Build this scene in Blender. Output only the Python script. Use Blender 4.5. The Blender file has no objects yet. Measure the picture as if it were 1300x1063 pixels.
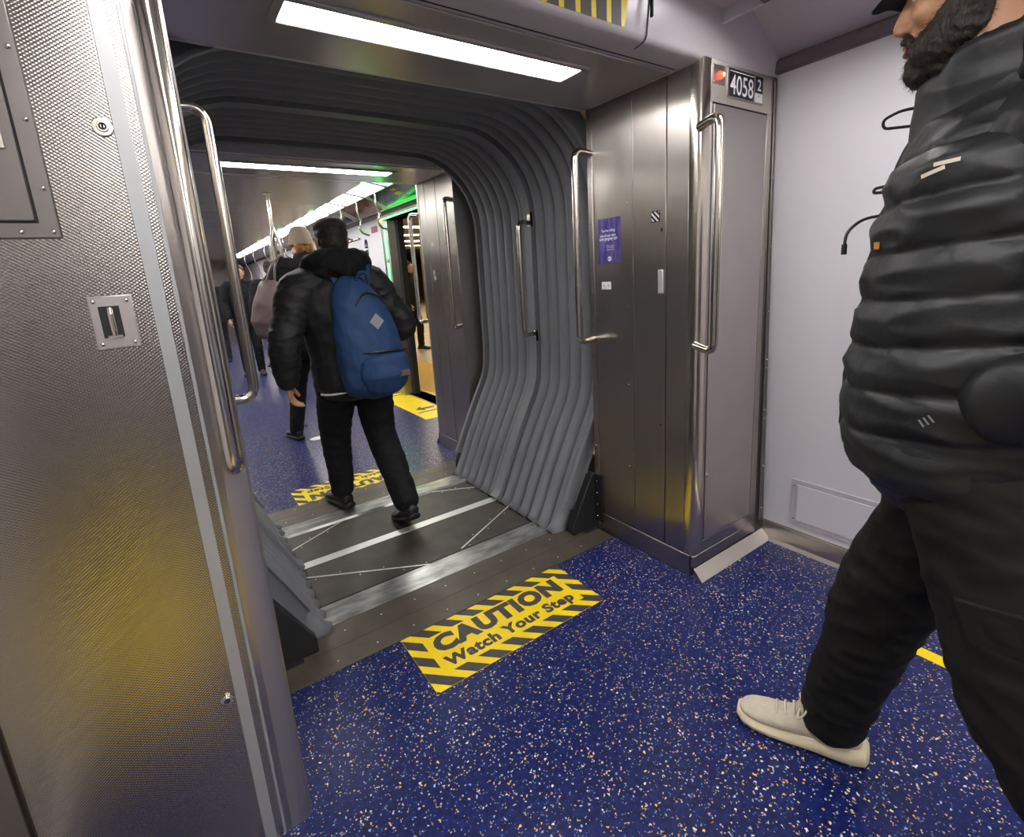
import bpy, bmesh, math, random
from mathutils import Vector, Matrix, noise, geometry
from math import sin, cos, pi, radians
random.seed(4)
S = bpy.context.scene
COL = S.collection

# ------------------------------------------------------------------ camera / world / exposure
cam_d = bpy.data.cameras.new('camera'); cam = bpy.data.objects.new('camera', cam_d); COL.objects.link(cam)
Rw = Matrix(((0.8186915, 0.17125777, -0.54810127), (-0.57100767, 0.14176026, -0.80861256), (-0.06078221, 0.97497426, 0.21384742)))
cam.matrix_world = Matrix.Translation((0, 0, 1.35)) @ Rw.to_4x4()
cam_d.sensor_width = 36; cam_d.sensor_fit = 'HORIZONTAL'
cam_d.lens = 629.43 / 1300 * 36
cam_d.shift_y = -45.0 / 1300
cam_d.clip_start = 0.02
S.camera = cam
W = bpy.data.worlds.new('world'); S.world = W; W.use_nodes = True
W.node_tree.nodes['Background'].inputs[0].default_value = (0.012, 0.012, 0.015, 1)
W.node_tree.nodes['Background'].inputs[1].default_value = 1.0
S.view_settings.view_transform = 'Standard'; S.view_settings.look = 'None'
S.view_settings.exposure = 0.2; S.view_settings.gamma = 1.0; S.view_settings.use_curve_mapping = False
LAMP = 21.0            # strength of the train's white light panels

# ------------------------------------------------------------------ layout (metres; X across the train, Y along it)
YM = 2.42            # middle of the gangway
XA, XB = 1.70, 0.092  # aisle faces of right and left cabinets
XC = (XA + XB) / 2
Y1, Y2 = 1.188, 1.78  # front and gangway-side ends of the near cabinets
XR, XL = 2.275, -0.485  # side walls
ZC, ZS = 2.20, 2.045  # car ceiling, gangway-entrance soffit

# ------------------------------------------------------------------ materials
def mat(name, base=(.5, .5, .5), rough=.5, metal=0, emit=None, es=1, bump=None, var=None, spec=.5, aniso=0, sheen=0, alpha=None, trans=0):
    m = bpy.data.materials.new(name); m.use_nodes = True; nt = m.node_tree; N = nt.nodes; L = nt.links
    b = N['Principled BSDF']
    b.inputs['Base Color'].default_value = (*base, 1); b.inputs['Roughness'].default_value = rough
    b.inputs['Metallic'].default_value = metal; b.inputs['Specular IOR Level'].default_value = spec
    if aniso:
        b.inputs['Anisotropic'].default_value = aniso
        c = N.new('ShaderNodeCombineXYZ'); c.inputs[2].default_value = 1.0; L.new(c.outputs[0], b.inputs['Tangent'])
        b.inputs['Anisotropic Rotation'].default_value = 0.25
    if sheen: b.inputs['Sheen Weight'].default_value = sheen
    if trans: b.inputs['Transmission Weight'].default_value = trans
    if emit:
        b.inputs['Emission Color'].default_value = (*emit, 1); b.inputs['Emission Strength'].default_value = es
    geo = N.new('ShaderNodeNewGeometry')
    def noisetex(scale, stretch, detail=3):
        mp = N.new('ShaderNodeMapping'); mp.inputs['Scale'].default_value = stretch
        L.new(geo.outputs['Position'], mp.inputs[0])
        t = N.new('ShaderNodeTexNoise'); t.inputs['Scale'].default_value = scale; t.inputs['Detail'].default_value = detail
        L.new(mp.outputs[0], t.inputs['Vector']); return t
    if var:   # (scale, stretch, amount, second colour)
        t = noisetex(var[0], var[1]); mx = N.new('ShaderNodeMix'); mx.data_type = 'RGBA'
        r = N.new('ShaderNodeMapRange'); r.inputs[1].default_value = .35; r.inputs[2].default_value = .65; r.inputs[4].default_value = var[2]
        L.new(t.outputs[0], r.inputs[0]); L.new(r.outputs[0], mx.inputs[0])
        mx.inputs[6].default_value = (*base, 1); mx.inputs[7].default_value = (*var[3], 1)
        L.new(mx.outputs[2], b.inputs['Base Color'])
        r2 = N.new('ShaderNodeMapRange'); r2.inputs[3].default_value = max(.02, rough - .05); r2.inputs[4].default_value = rough + .07
        L.new(t.outputs[0], r2.inputs[0]); L.new(r2.outputs[0], b.inputs['Roughness'])
    if bump:  # (scale, stretch, strength, distance)
        t = noisetex(bump[0], bump[1], 2); bp = N.new('ShaderNodeBump'); bp.inputs['Strength'].default_value = bump[2]
        bp.inputs['Distance'].default_value = bump[3]; L.new(t.outputs[0], bp.inputs['Height']); L.new(bp.outputs[0], b.inputs['Normal'])
    return m
U = (1, 1, 1)
M = {}
M['steel'] = mat('brushed_steel', (.52, .48, .44), .31, 1, var=(3, (6, 6, .3), .3, (.48, .44, .40)), aniso=.95)
M['steel_flat'] = mat('dull_steel', (.50, .47, .455), .42, 1, var=(4, (1, 1, 1), .3, (.42, .39, .38)))
M['steel_dark'] = mat('dark_steel', (.23, .215, .20), .38, 1, var=(6, (1, 1, 3), .3, (.18, .17, .16)))
M['polished'] = mat('polished_steel', (.66, .61, .53), .17, 1)
M['strip'] = mat('satin_strip', (.44, .45, .45), .5, .6)
M['white_wall'] = mat('white_laminate', (.66, .645, .675), .38, var=(2, U, .2, (.63, .615, .645)))
M['ceil'] = mat('grey_ceiling_panel', (.52, .49, .48), .26, .5)
M['cove'] = mat('cove_panel', (.56, .53, .56), .35, .15)
M['mould'] = mat('mauve_moulding', (.15, .125, .135), .4, .3)
M['black'] = mat('black_rubber', (.012, .012, .013), .6, bump=(300, U, .3, .001))
M['seam'] = mat('seam_gap', (.01, .01, .01), .8)
M['bellows'] = mat('bellows_rubber', (.17, .178, .195), .5, var=(9, (1, 1, .5), .45, (.21, .215, .23)), bump=(200, U, .2, .001))
M['plate'] = mat('bronze_floor_plate', (.105, .088, .066), .45, .35, var=(7, U, .6, (.065, .055, .044)), bump=(400, U, .25, .001))
M['plate2'] = mat('dark_floor_plate', (.062, .052, .042), .5, .2, var=(9, U, .6, (.04, .034, .03)), bump=(400, U, .25, .001))
M['worn'] = mat('worn_aluminium', (.47, .47, .45), .33, .75, var=(7, (1.1, 3.4, 1), .75, (.13, .13, .125)))
M['alu'] = mat('aluminium_strip', (.72, .72, .70), .4, .6)
M['yellow'] = mat('yellow_vinyl', (.92, .68, .006), .42, var=(14, U, .35, (.76, .54, .01)))
M['blackv'] = mat('black_vinyl', (.045, .04, .038), .5, var=(20, U, .5, (.075, .068, .06)))
M['lamp'] = mat('light_panel', (.9, .9, .9), .5, emit=(1.0, .97, .96), es=LAMP)
M['green'] = mat('green_led', (.1, .9, .2), .5, emit=(.05, 1.0, .12), es=9)
M['red'] = mat('red_lamp', (.6, .04, .02), .3, emit=(1, .05, .02), es=3.5)
M['redhot'] = mat('red_lamp_core', (.6, .1, .02), .3, emit=(1, .35, .12), es=14)
M['white'] = mat('white_print', (.82, .82, .82), .45)
M['sign'] = mat('black_sign', (.018, .018, .022), .3)
M['violet'] = mat('violet_poster', (.045, .03, .22), .3, var=(9, (1, 6, 1.2), 1.0, (.16, .13, .38)))
M['skin'] = mat('skin', (.53, .28, .155), .5, var=(20, U, .4, (.43, .21, .13)))
M['skin'].node_tree.nodes['Principled BSDF'].inputs['Subsurface Weight'].default_value = .08
M['lip'] = mat('lip', (.42, .16, .13), .4)
M['hair'] = mat('dark_hair', (.022, .015, .011), .6, bump=(160, (1, 1, .3), .9, .004))
M['ginger'] = mat('ginger_hair', (.38, .16, .045), .55, bump=(160, (1, 1, .2), .9, .004))
M['eye'] = mat('eye', (.7, .68, .65), .15)
M['iris'] = mat('iris', (.03, .015, .01), .1)
M['puffer'] = mat('black_puffer_nylon', (.0125, .0135, .0145), .48, bump=(45, (1, 1, 1), .35, .005))
M['jacket'] = mat('black_jacket', (.011, .011, .011), .62, bump=(30, U, .4, .006))
M['hood'] = mat('black_cotton', (.010, .010, .010), .85, bump=(60, U, .4, .004), spec=.3)
M['trouser'] = mat('black_trouser', (.0085, .008, .0065), .8, bump=(22, (1, 1, .8), .55, .008), spec=.3)
M['jeans'] = mat('charcoal_jeans', (.009, .009, .010), .8, bump=(40, U, .5, .006), spec=.3)
M['shoe_black'] = mat('black_shoe', (.012, .012, .013), .5)
M['knit'] = mat('cream_knit', (.62, .56, .43), .8, bump=(500, U, .6, .002), var=(60, U, .5, (.50, .45, .34)))
M['sole'] = mat('cream_sole', (.72, .64, .42), .55)
M['lace'] = mat('cream_lace', (.68, .60, .48), .8)
M['bluebag'] = mat('blue_canvas', (.012, .045, .13), .7, bump=(250, U, .4, .002), var=(12, U, .4, (.016, .058, .16)))
M['zip'] = mat('black_zip', (.01, .01, .012), .4)
M['patch'] = mat('grey_suede', (.25, .27, .30), .8)
M['taupe'] = mat('taupe_leather', (.13, .085, .085), .45, bump=(120, U, .3, .002))
M['hat'] = mat('oatmeal_wool', (.30, .24, .175), .95, spec=.2)
M['brown_cap'] = mat('brown_wool', (.05, .036, .028), .9, sheen=.1, bump=(200, U, .5, .003))
M['seat'] = mat('blue_grey_seat', (.16, .20, .26), .4)
M['seat_y'] = mat('yellow_seat', (.40, .26, .05), .45)
M['glass'] = mat('dark_window', (.02, .025, .04), .06, spec=.8)
M['plat'] = mat('beige_platform', (.50, .38, .22), .35, var=(1.2, U, .5, (.38, .28, .17)))
M['tact'] = mat('tactile_yellow', (.80, .50, .02), .5)
M['beam'] = mat('brown_beam', (.10, .075, .045), .6)
M['cyan'] = mat('cyan_screen', (.02, .3, .5), .3, emit=(.05, .5, .9), es=2.5)
M['warm'] = mat('station_lamp', (.9, .85, .7), .5, emit=(1, .86, .6), es=26)
M['ad_blue'] = mat('navy_advert', (.008, .014, .035), .12, var=(5, (1, 1.5, 2), 1.0, (.03, .08, .22)))
M['ad_maroon'] = mat('maroon_advert', (.10, .02, .04), .15, var=(5, (1, 1.5, 2), 1.0, (.22, .07, .06)))
M['ad_art'] = mat('amber_print', (.55, .24, .03), .3)
M['coat'] = mat('dark_coat', (.008, .008, .009), .85, spec=.25)
M['concrete'] = mat('dark_wall', (.08, .07, .06), .8)

def textured_steel():
    m = mat('rhomb_textured_steel', (.36, .335, .305), .23, 1); nt = m.node_tree; N = nt.nodes; L = nt.links; b = N['Principled BSDF']
    g = N.new('ShaderNodeNewGeometry'); s = N.new('ShaderNodeSeparateXYZ'); L.new(g.outputs['Position'], s.inputs[0])
    def mth(op, a, bb=None):
        n = N.new('ShaderNodeMath'); n.operation = op
        for i, v in enumerate((a, bb)):
            if v is None: continue
            if isinstance(v, (int, float)): n.inputs[i].default_value = v
            else: L.new(v, n.inputs[i])
        return n.outputs[0]
    cx = mth('COSINE', mth('MULTIPLY', s.outputs[0], 2 * pi / .0085)); cz = mth('COSINE', mth('MULTIPLY', s.outputs[2], 2 * pi / .0062))
    p = mth('MULTIPLY', cx, cz); h = mth('ADD', mth('MULTIPLY', p, .5), .5)
    bp = N.new('ShaderNodeBump'); bp.inputs['Strength'].default_value = .35; bp.inputs['Distance'].default_value = .0008
    L.new(h, bp.inputs['Height']); L.new(bp.outputs[0], b.inputs['Normal'])
    return m
M['rhomb'] = textured_steel()

def speckled_floor():
    m = mat('speckled_blue_rubber', (.015, .025, .14), .3, spec=.32); nt = m.node_tree; N = nt.nodes; L = nt.links; b = N['Principled BSDF']
    g = N.new('ShaderNodeNewGeometry')
    dist = N.new('ShaderNodeTexNoise'); dist.inputs['Scale'].default_value = 130; L.new(g.outputs['Position'], dist.inputs['Vector'])
    mx = N.new('ShaderNodeMix'); mx.data_type = 'VECTOR'; mx.inputs[0].default_value = .012
    L.new(g.outputs['Position'], mx.inputs[4]); L.new(dist.outputs['Color'], mx.inputs[5])
    n0 = N.new('ShaderNodeTexNoise'); n0.inputs['Scale'].default_value = 60; L.new(g.outputs['Position'], n0.inputs['Vector'])
    cr0 = N.new('ShaderNodeValToRGB'); L.new(n0.outputs[0], cr0.inputs[0])
    cr0.color_ramp.elements[0].position = .35; cr0.color_ramp.elements[0].color = (.005, .008, .055, 1)
    cr0.color_ramp.elements[1].position = .7; cr0.color_ramp.elements[1].color = (.010, .021, .135, 1)
    cur = cr0.outputs[0]
    for sc, rad, frac, cols in ((105, .30, .24, [(.72, .66, .52), (.80, .50, .10), (.35, .45, .66), (.70, .36, .14)]),
                                (150, .30, .30, [(.08, .20, .50), (.70, .58, .36), (.20, .28, .50), (.75, .50, .16)]),
                                (68, .22, .12, [(.90, .62, .12), (.85, .80, .70), (.85, .45, .12), (.80, .70, .55)])):
        v = N.new('ShaderNodeTexVoronoi'); v.inputs['Scale'].default_value = sc; L.new(mx.outputs[1], v.inputs['Vector'])
        s = N.new('ShaderNodeSeparateColor'); L.new(v.outputs['Color'], s.inputs[0])
        a = N.new('ShaderNodeMath'); a.operation = 'LESS_THAN'; L.new(v.outputs['Distance'], a.inputs[0]); a.inputs[1].default_value = rad
        c = N.new('ShaderNodeMath'); c.operation = 'LESS_THAN'; L.new(s.outputs[0], c.inputs[0]); c.inputs[1].default_value = frac
        d = N.new('ShaderNodeMath'); d.operation = 'MULTIPLY'; L.new(a.outputs[0], d.inputs[0]); L.new(c.outputs[0], d.inputs[1])
        r = N.new('ShaderNodeValToRGB'); r.color_ramp.interpolation = 'CONSTANT'; L.new(s.outputs[1], r.inputs[0])
        e = r.color_ramp.elements; e[0].color = (*cols[0], 1); e[1].position = .25; e[1].color = (*cols[1], 1)
        for k, pos in ((2, .5), (3, .75)): x = e.new(pos); x.color = (*cols[k], 1)
        q = N.new('ShaderNodeMix'); q.data_type = 'RGBA'; L.new(d.outputs[0], q.inputs[0]); L.new(cur, q.inputs[6]); L.new(r.outputs[0], q.inputs[7])
        cur = q.outputs[2]
    L.new(cur, b.inputs['Base Color'])
    nb = N.new('ShaderNodeTexNoise'); nb.inputs['Scale'].default_value = 90; L.new(g.outputs['Position'], nb.inputs['Vector'])
    bp = N.new('ShaderNodeBump'); bp.inputs['Strength'].default_value = .15; bp.inputs['Distance'].default_value = .001
    L.new(nb.outputs[0], bp.inputs['Height']); L.new(bp.outputs[0], b.inputs['Normal'])
    return m
M['floor'] = speckled_floor()

# ------------------------------------------------------------------ mesh helpers
def V(*a): return Vector(a if len(a) == 3 else a[0])
class B:
    """collects shapes in world coordinates"""
    def __init__(s): s.bm = bmesh.new()
    def box(s, x0, x1, y0, y1, z0, z1):
        x0, x1 = sorted((x0, x1)); y0, y1 = sorted((y0, y1)); z0, z1 = sorted((z0, z1))
        v = [s.bm.verts.new(p) for p in ((x0, y0, z0), (x1, y0, z0), (x1, y1, z0), (x0, y1, z0), (x0, y0, z1), (x1, y0, z1), (x1, y1, z1), (x0, y1, z1))]
        for f in ((0, 3, 2, 1), (4, 5, 6, 7), (0, 1, 5, 4), (1, 2, 6, 5), (2, 3, 7, 6), (3, 0, 4, 7)): s.bm.faces.new([v[i] for i in f])
        return s
    def prism(s, poly, d):
        """poly: list of 3-D points, extruded by vector d"""
        d = Vector(d); a = [s.bm.verts.new(p) for p in poly]; b = [s.bm.verts.new(Vector(p) + d) for p in poly]
        s.bm.faces.new(a[::-1]); s.bm.faces.new(b); n = len(a)
        for i in range(n): s.bm.faces.new([a[i], a[(i + 1) % n], b[(i + 1) % n], b[i]])
        return s
    def rings(s, rings, cap=True, close=True):
        R = [[s.bm.verts.new(p) for p in r] for r in rings]; n = len(R[0])
        for i in range(len(R) - 1):
            for j in range(n if close else n - 1):
                k = (j + 1) % n; s.bm.faces.new([R[i][j], R[i][k], R[i + 1][k], R[i + 1][j]])
        if cap and close: s.bm.faces.new(R[0][::-1]); s.bm.faces.new(R[-1])
        return s
    def loft(s, pts, side=(1, 0, 0), n=14, round_=True):
        """pts: (x,y,z,r_side,r_other)"""
        P = [Vector(p[:3]) for p in pts]; rr = [(p[3], p[4] if len(p) > 4 else p[3]) for p in pts]
        side = Vector(side); L = []
        m = len(P)
        T = [(P[min(i + 1, m - 1)] - P[max(i - 1, 0)]).normalized() for i in range(m)]
        def ring(c, t, a, b):
            sd = side - t * side.dot(t)
            if sd.length < 1e-4: sd = Vector((0, 1, 0)) - t * t.y
            sd.normalize(); o = t.cross(sd)
            return [c + sd * (a * cos(2 * pi * k / n)) + o * (b * sin(2 * pi * k / n)) for k in range(n)]
        if round_:
            a, b = rr[0]; e = min(a, b) * .6
            L.append(ring(P[0] - T[0] * e, T[0], a * .35, b * .35)); L.append(ring(P[0] - T[0] * e * .7, T[0], a * .75, b * .75))
        for i in range(m): L.append(ring(P[i], T[i], *rr[i]))
        if round_:
            a, b = rr[-1]; e = min(a, b) * .6
            L.append(ring(P[-1] + T[-1] * e * .7, T[-1], a * .75, b * .75)); L.append(ring(P[-1] + T[-1] * e, T[-1], a * .35, b * .35))
        return s.rings(L)
    def tube(s, pts, r, n=14, fillet=0, fn=6):
        P = [Vector(p) for p in pts]
        if fillet:
            Q = [P[0]]
            for i in range(1, len(P) - 1):
                a = (P[i - 1] - P[i]); b = (P[i + 1] - P[i]); f = min(fillet, a.length * .49, b.length * .49)
                p0 = P[i] + a.normalized() * f; p1 = P[i] + b.normalized() * f
                for k in range(fn + 1):
                    t = k / fn; Q.append(p0 * (1 - t) ** 2 + P[i] * 2 * t * (1 - t) + p1 * t * t)
            Q.append(P[-1]); P = Q
        m = len(P); L = []; ref = None
        for i in range(m):
            t = (P[min(i + 1, m - 1)] - P[max(i - 1, 0)]).normalized()
            if ref is None: ref = t.orthogonal().normalized()
            ref = (ref - t * ref.dot(t)).normalized(); o = t.cross(ref)
            L.append([P[i] + ref * (r * cos(2 * pi * k / n)) + o * (r * sin(2 * pi * k / n)) for k in range(n)])
        return s.rings(L)
    def cyl(s, p0, p1, r, n=20): return s.tube([p0, p1], r, n)
    def ell(s, c, r, rot=None, seg=16):
        mt = Matrix.Translation(c) @ (rot.to_4x4() if rot else Matrix()) @ Matrix.Diagonal((r[0], r[1], r[2], 1))
        bmesh.ops.create_uvsphere(s.bm, u_segments=seg, v_segments=max(6, seg // 2 + 2), radius=1, matrix=mt); return s
    def make(s, name, m, parent=None, smooth=True, bevel=0, map=None):
        if map:
            for v in s.bm.verts: v.co = map(v.co)
        bmesh.ops.recalc_face_normals(s.bm, faces=s.bm.faces)
        me = bpy.data.meshes.new(name); s.bm.to_mesh(me); s.bm.free()
        me.materials.append(M[m] if isinstance(m, str) else m)
        if smooth: me.shade_smooth(); me.set_sharp_from_angle(angle=radians(38))
        o = bpy.data.objects.new(name, me); COL.objects.link(o)
        if bevel:
            md = o.modifiers.new('bevel', 'BEVEL'); md.width = bevel; md.segments = 2; md.limit_method = 'ANGLE'; md.angle_limit = radians(40)
        if parent: put(o, parent)
        return o
def put(o, parent):
    """parent without moving it in the world"""
    w = Vector((0, 0, 0)); p = parent
    while p: w += p.location; p = p.parent
    o.parent = parent; o.location = o.location - w
def thing(name, label, cat, loc=(0, 0, 0), group=None):
    o = bpy.data.objects.new(name, None); o.empty_display_size = .1; COL.objects.link(o); o.location = loc
    o['label'] = label; o['category'] = cat
    if group: o['group'] = group
    return o
def tag(o, label, cat, group=None, kind=None):
    o['label'] = label; o['category'] = cat
    if group: o['group'] = group
    if kind: o['kind'] = kind
    return o
def struct(o, label=None):
    o['kind'] = 'structure'
    if label: o['label'] = label
    return o
def dup(root, dx=(0, 0, 0), label=None):
    def cp(o, par):
        c = o.copy(); COL.objects.link(c); c.parent = par
        for ch in list(o.children): cp(ch, c)
        return c
    r = cp(root, None); r.location = Vector(root.location) + Vector(dx)
    if label: r['label'] = label
    return r
def text_mesh(s, bold=0.0, spacing=1.0):
    c = bpy.data.curves.new('txt', 'FONT'); c.body = s; c.size = 1; c.offset = bold; c.space_character = spacing; c.resolution_u = 3
    o = bpy.data.objects.new('txt', c); COL.objects.link(o); bpy.context.view_layer.update()
    me = bpy.data.meshes.new_from_object(o.evaluated_get(bpy.context.evaluated_depsgraph_get()))
    bpy.data.objects.remove(o); bpy.data.curves.remove(c); return me
def lettering(s, name, m, origin, ux, uy, w, h, parent=None, bold=.02, spacing=1.0):
    """text stretched to w x h, lower-left at origin, along unit vectors ux, uy"""
    me = text_mesh(s, bold, spacing); xs = [v.co.x for v in me.vertices]; ys = [v.co.y for v in me.vertices]
    x0, x1, y0, y1 = min(xs), max(xs), min(ys), max(ys); O = Vector(origin); ux = Vector(ux); uy = Vector(uy)
    for v in me.vertices: v.co = O + ux * ((v.co.x - x0) / (x1 - x0) * w) + uy * ((v.co.y - y0) / (y1 - y0) * h)
    me.materials.clear(); me.materials.append(M[m]); o = bpy.data.objects.new(name, me); COL.objects.link(o)
    if parent: put(o, parent)
    return o
def screws(pts, r, parent, name='screw', m='polished'):
    """each screw head an object of its own, sharing one mesh"""
    o0 = None
    for p in pts:
        if o0 is None:
            b = B(); b.ell((0, 0, 0), (r, r, r), seg=8); o0 = b.make(name, m); o = o0
        else: o = o0.copy(); COL.objects.link(o); o.parent = None
        o.location = p; put(o, parent)
def remesh(b, name, m, voxel, parent=None, smooth=4, disp=None):
    o = b.make(name, m); md = o.modifiers.new('r', 'REMESH'); md.mode = 'VOXEL'; md.voxel_size = voxel
    if smooth:
        sm = o.modifiers.new('s', 'SMOOTH'); sm.iterations = smooth; sm.factor = .5
    me = bpy.data.meshes.new_from_object(o.evaluated_get(bpy.context.evaluated_depsgraph_get()))
    o.modifiers.clear(); old = o.data; o.data = me; me.name = name; bpy.data.meshes.remove(old)
    if disp:
        co = [v.co.copy() for v in me.vertices]; nn = [v.normal.copy() for v in me.vertices]
        for v, c, n in zip(me.vertices, co, nn): v.co = c + n * disp(c, n)
    me.shade_smooth()
    if parent: put(o, parent)
    return o
def fold(amp, freq, stretch=(1, 1, 1)):
    st = Vector(stretch)
    def f(c, n):
        p = Vector((c.x * st.x, c.y * st.y, c.z * st.z)) * freq
        return amp * (1 - abs(noise.noise(p)) * 2.2) * .6 + amp * .4 * noise.noise(p * 2.3)
    return f

mir = lambda c: Vector((c.x, 2 * YM - c.y, c.z))      # near car -> far car

# ================================================================== SETTING
def shell(far):
    mp = mir if far else None
    tagn = 'far' if far else 'near'
    yend = -7.0 if not far else -12.5
    def mk(b, n, m, **k):
        o = b.make(n, m, map=mp, **k); struct(o); return o
    mk(B().box(XL, XR, yend, 1.655, -.04, 0), 'floor', 'floor', smooth=False)
    # walls
    for nm, X0, s in (('wall_right', XR, 1), ('wall_left', XL, -1)):
        dy = (-.80, .54)
        xo = X0 + s * .06; ti = -s * .03
        def seg(b, y0, y1, z0, z1):
            a = X0 + (-s * .0) ; f = lambda z: X0 - s * .08 * z / 2.12
            poly = [(f(z0), y0, z0), (xo, y0, z0), (xo, y0, z1), (f(z1), y0, z1)]
            b.prism(poly, (0, y1 - y0, 0))
        b = B()
        seg(b, dy[1], 1.25 if not far else 1.25, 0, 2.12)
        seg(b, dy[0], dy[1], 2.05, 2.12)
        seg(b, yend, dy[0], 0, .85); seg(b, yend, dy[0], 1.65, 2.12)
        for yy in (yend, dy[0] - 1.15, dy[0] - 3.2): 
            if yy + 1.1 > dy[0]: continue
            seg(b, yy, min(yy + 1.1 if yy != dy[0] - 1.15 else dy[0], dy[0]), .85, 1.65)
        mk(b, nm, 'white_wall', bevel=.003)
    mk(B().box(XL, XR, yend - .1, yend, 0, 2.4), 'wall_front' if far else 'wall_back', 'steel_dark')
    # ceiling with sloping coves
    x0, x1 = .20, 1.60
    b = B(); 
    k = 0; y = yend
    while y < 1.15:
        y2 = min(y + .92, 1.19); b.box(x0 + .002, x1 - .002, y + .003, y2 - .003, ZC, ZC + .03); y = y2
    b.box(x0, x1, yend, 1.19, ZC + .004, ZC + .04)
    mk(b, 'ceiling', 'ceil', bevel=.002)
    cz = lambda z: None
    for nm, s, X0 in (('ceiling_cove', 1, XR - .08), ('ceiling_cove', -1, XL + .08)):
        xi = 1.86 if s == 1 else -.07
        b = B(); b.prism([(X0, yend, 2.12), (X0 + s * .1, yend, 2.12), (X0 + s * .1, yend, 2.36), (xi, yend, 2.30)], (0, 1.19 - yend + .02, 0))
        o = mk(b, 'ceiling', 'cove')
        b = B(); b.prism([(X0 + s * .01, yend, 2.07), (X0 - s * .022, yend, 2.074), (X0 - s * .022, yend, 2.115), (X0 + s * .01, yend, 2.14)], (0, 1.19 - yend, 0))
        mk(b, 'trim_1', 'mould', bevel=.004)
        # light trough beside the cove
        xa = x1 if s == 1 else x0
        b = B(); b.prism([(xa, yend, ZC + .034), (xa + s * .18, yend, ZC + .012), (xa + s * .181, yend, ZC - .03), (xa + s * .20, yend, ZC - .03), (xi, yend, 2.29), (xi, yend, 2.33), (xa, yend, 2.33)], (0, 1.19 - yend, 0))
        mk(b, 'trim_2', 'cove')
        # baseboard
        b = B(); b.prism([(X0 + s * .08, yend, 0), (X0 + s * .03, yend, 0), (X0 + s * .05, yend, .012), (X0 + s * .066, yend, .085), (X0 + s * .08, yend, .085)], (0, (.3 if not far else -.62) * 0 + (1.20 - yend), 0))
        if not far: mk(b, 'baseboard_right' if s == 1 else 'baseboard_left', 'steel', bevel=.002)
        else: b.bm.free()
    # bulkhead fascia above cabinets, with rounded nose, and soffit
    prof = [(Y1 - .035, 2.33), (Y1 - .02, 2.22), (Y1, 2.066), (Y1 + .006, 2.056), (Y1 + .02, 2.05), (Y1 + .05, ZS), (Y2 + .02, ZS), (Y2 + .02, 2.33)]
    b = B(); b.prism([(XL, p[0], p[1]) for p in prof], (XR - XL, 0, 0)); mk(b, 'trim_3', 'cove', bevel=.003)
    b = B(); b.box(.12, 1.68, Y1 + .10, Y1 + .104, ZS - .0015, ZS + .01); b.box(1.385, 1.39, Y1 - .04, Y1 - .03, 2.1, 2.2)
    o = mk(b, 'trim_4', 'seam')
    pr2 = [(q[0] - .0015, q[1] - .0015) for q in prof[:6]]
    b = B(); b.rings([[(1.40 + .006 * i, p[0], p[1]) for p in pr2] for i in range(2)], cap=False, close=False); mk(b, 'trim_4', 'seam', smooth=False)
    # soffit plate around the light
    b = B(); b.box(.12, 1.68, Y1 + .12, Y2 - .01, ZS - .006, ZS + .002); mk(b, 'trim_5', 'ceil', bevel=.004)
shell(False); shell(True)

# roof end plates closing the gangway above the bellows
for k in (0, 1):
    b = B(); b.box(XL, XR, Y2 + .02, Y2 + .05, 2.14, 2.35)
    struct(b.make('trim_6', 'bellows', map=mir if k else None))

# hazard strip on the near fascia
t = thing('hazard_strip', 'black and yellow diagonal hazard tape on the bulkhead above the gangway', 'warning tape', (.62, Y1 - .04, 2.1))
def clip_poly(poly, a, b, c, keep_less=True):
    out = []
    def f(p): return (a * p[0] + b * p[1] - c) * (1 if keep_less else -1)
    for i in range(len(poly)):
        p, q = poly[i], poly[(i + 1) % len(poly)]; fp, fq = f(p), f(q)
        if fp <= 0: out.append(p)
        if fp * fq < 0:
            t_ = fp / (fp - fq); out.append((p[0] + (q[0] - p[0]) * t_, p[1] + (q[1] - p[1]) * t_))
    return out
def stripes(rects, a, b_, period, frac, phase, to3, th=(0, 0, .001)):
    B_ = B()
    for (u0, u1, v0, v1) in rects:
        vals = [a * u + b_ * v for u in (u0, u1) for v in (v0, v1)]; k = math.floor((min(vals) - phase) / period)
        while phase + k * period < max(vals):
            c0 = phase + k * period; p = [(u0, v0), (u1, v0), (u1, v1), (u0, v1)]
            p = clip_poly(p, a, b_, c0 + frac * period); p = clip_poly(p, a, b_, c0, False) if len(p) > 2 else p
            if len(p) > 2:
                area = abs(sum(p[i][0] * p[(i + 1) % len(p)][1] - p[(i + 1) % len(p)][0] * p[i][1] for i in range(len(p))))
                if area > 2e-6: B_.prism([to3(*q) for q in p], th)
            k += 1
    return B_
def f3(u, v):   # on the upper fascia: u = X, v along slope
    # (Y1-.03,2.12) .. (Y1-.055,2.33)
    return (u, Y1 - .0004 - v * .13, 2.068 + v)
bq = B(); bq.prism([f3(.30, 0), f3(1.30, 0), f3(1.315, .14), f3(.30, .14)], (0, -.0015, 0)); bq.make('tape', 'yellow', t, smooth=False)
stripes([(.30, 1.295, 0, .14)], 1, .12, .062, .68, .005, lambda u, v: Vector(f3(u, v)) + Vector((0, -.0016, 0)), (0, -.0006, 0)).make('stripe_print', 'blackv', t, smooth=False)

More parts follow.
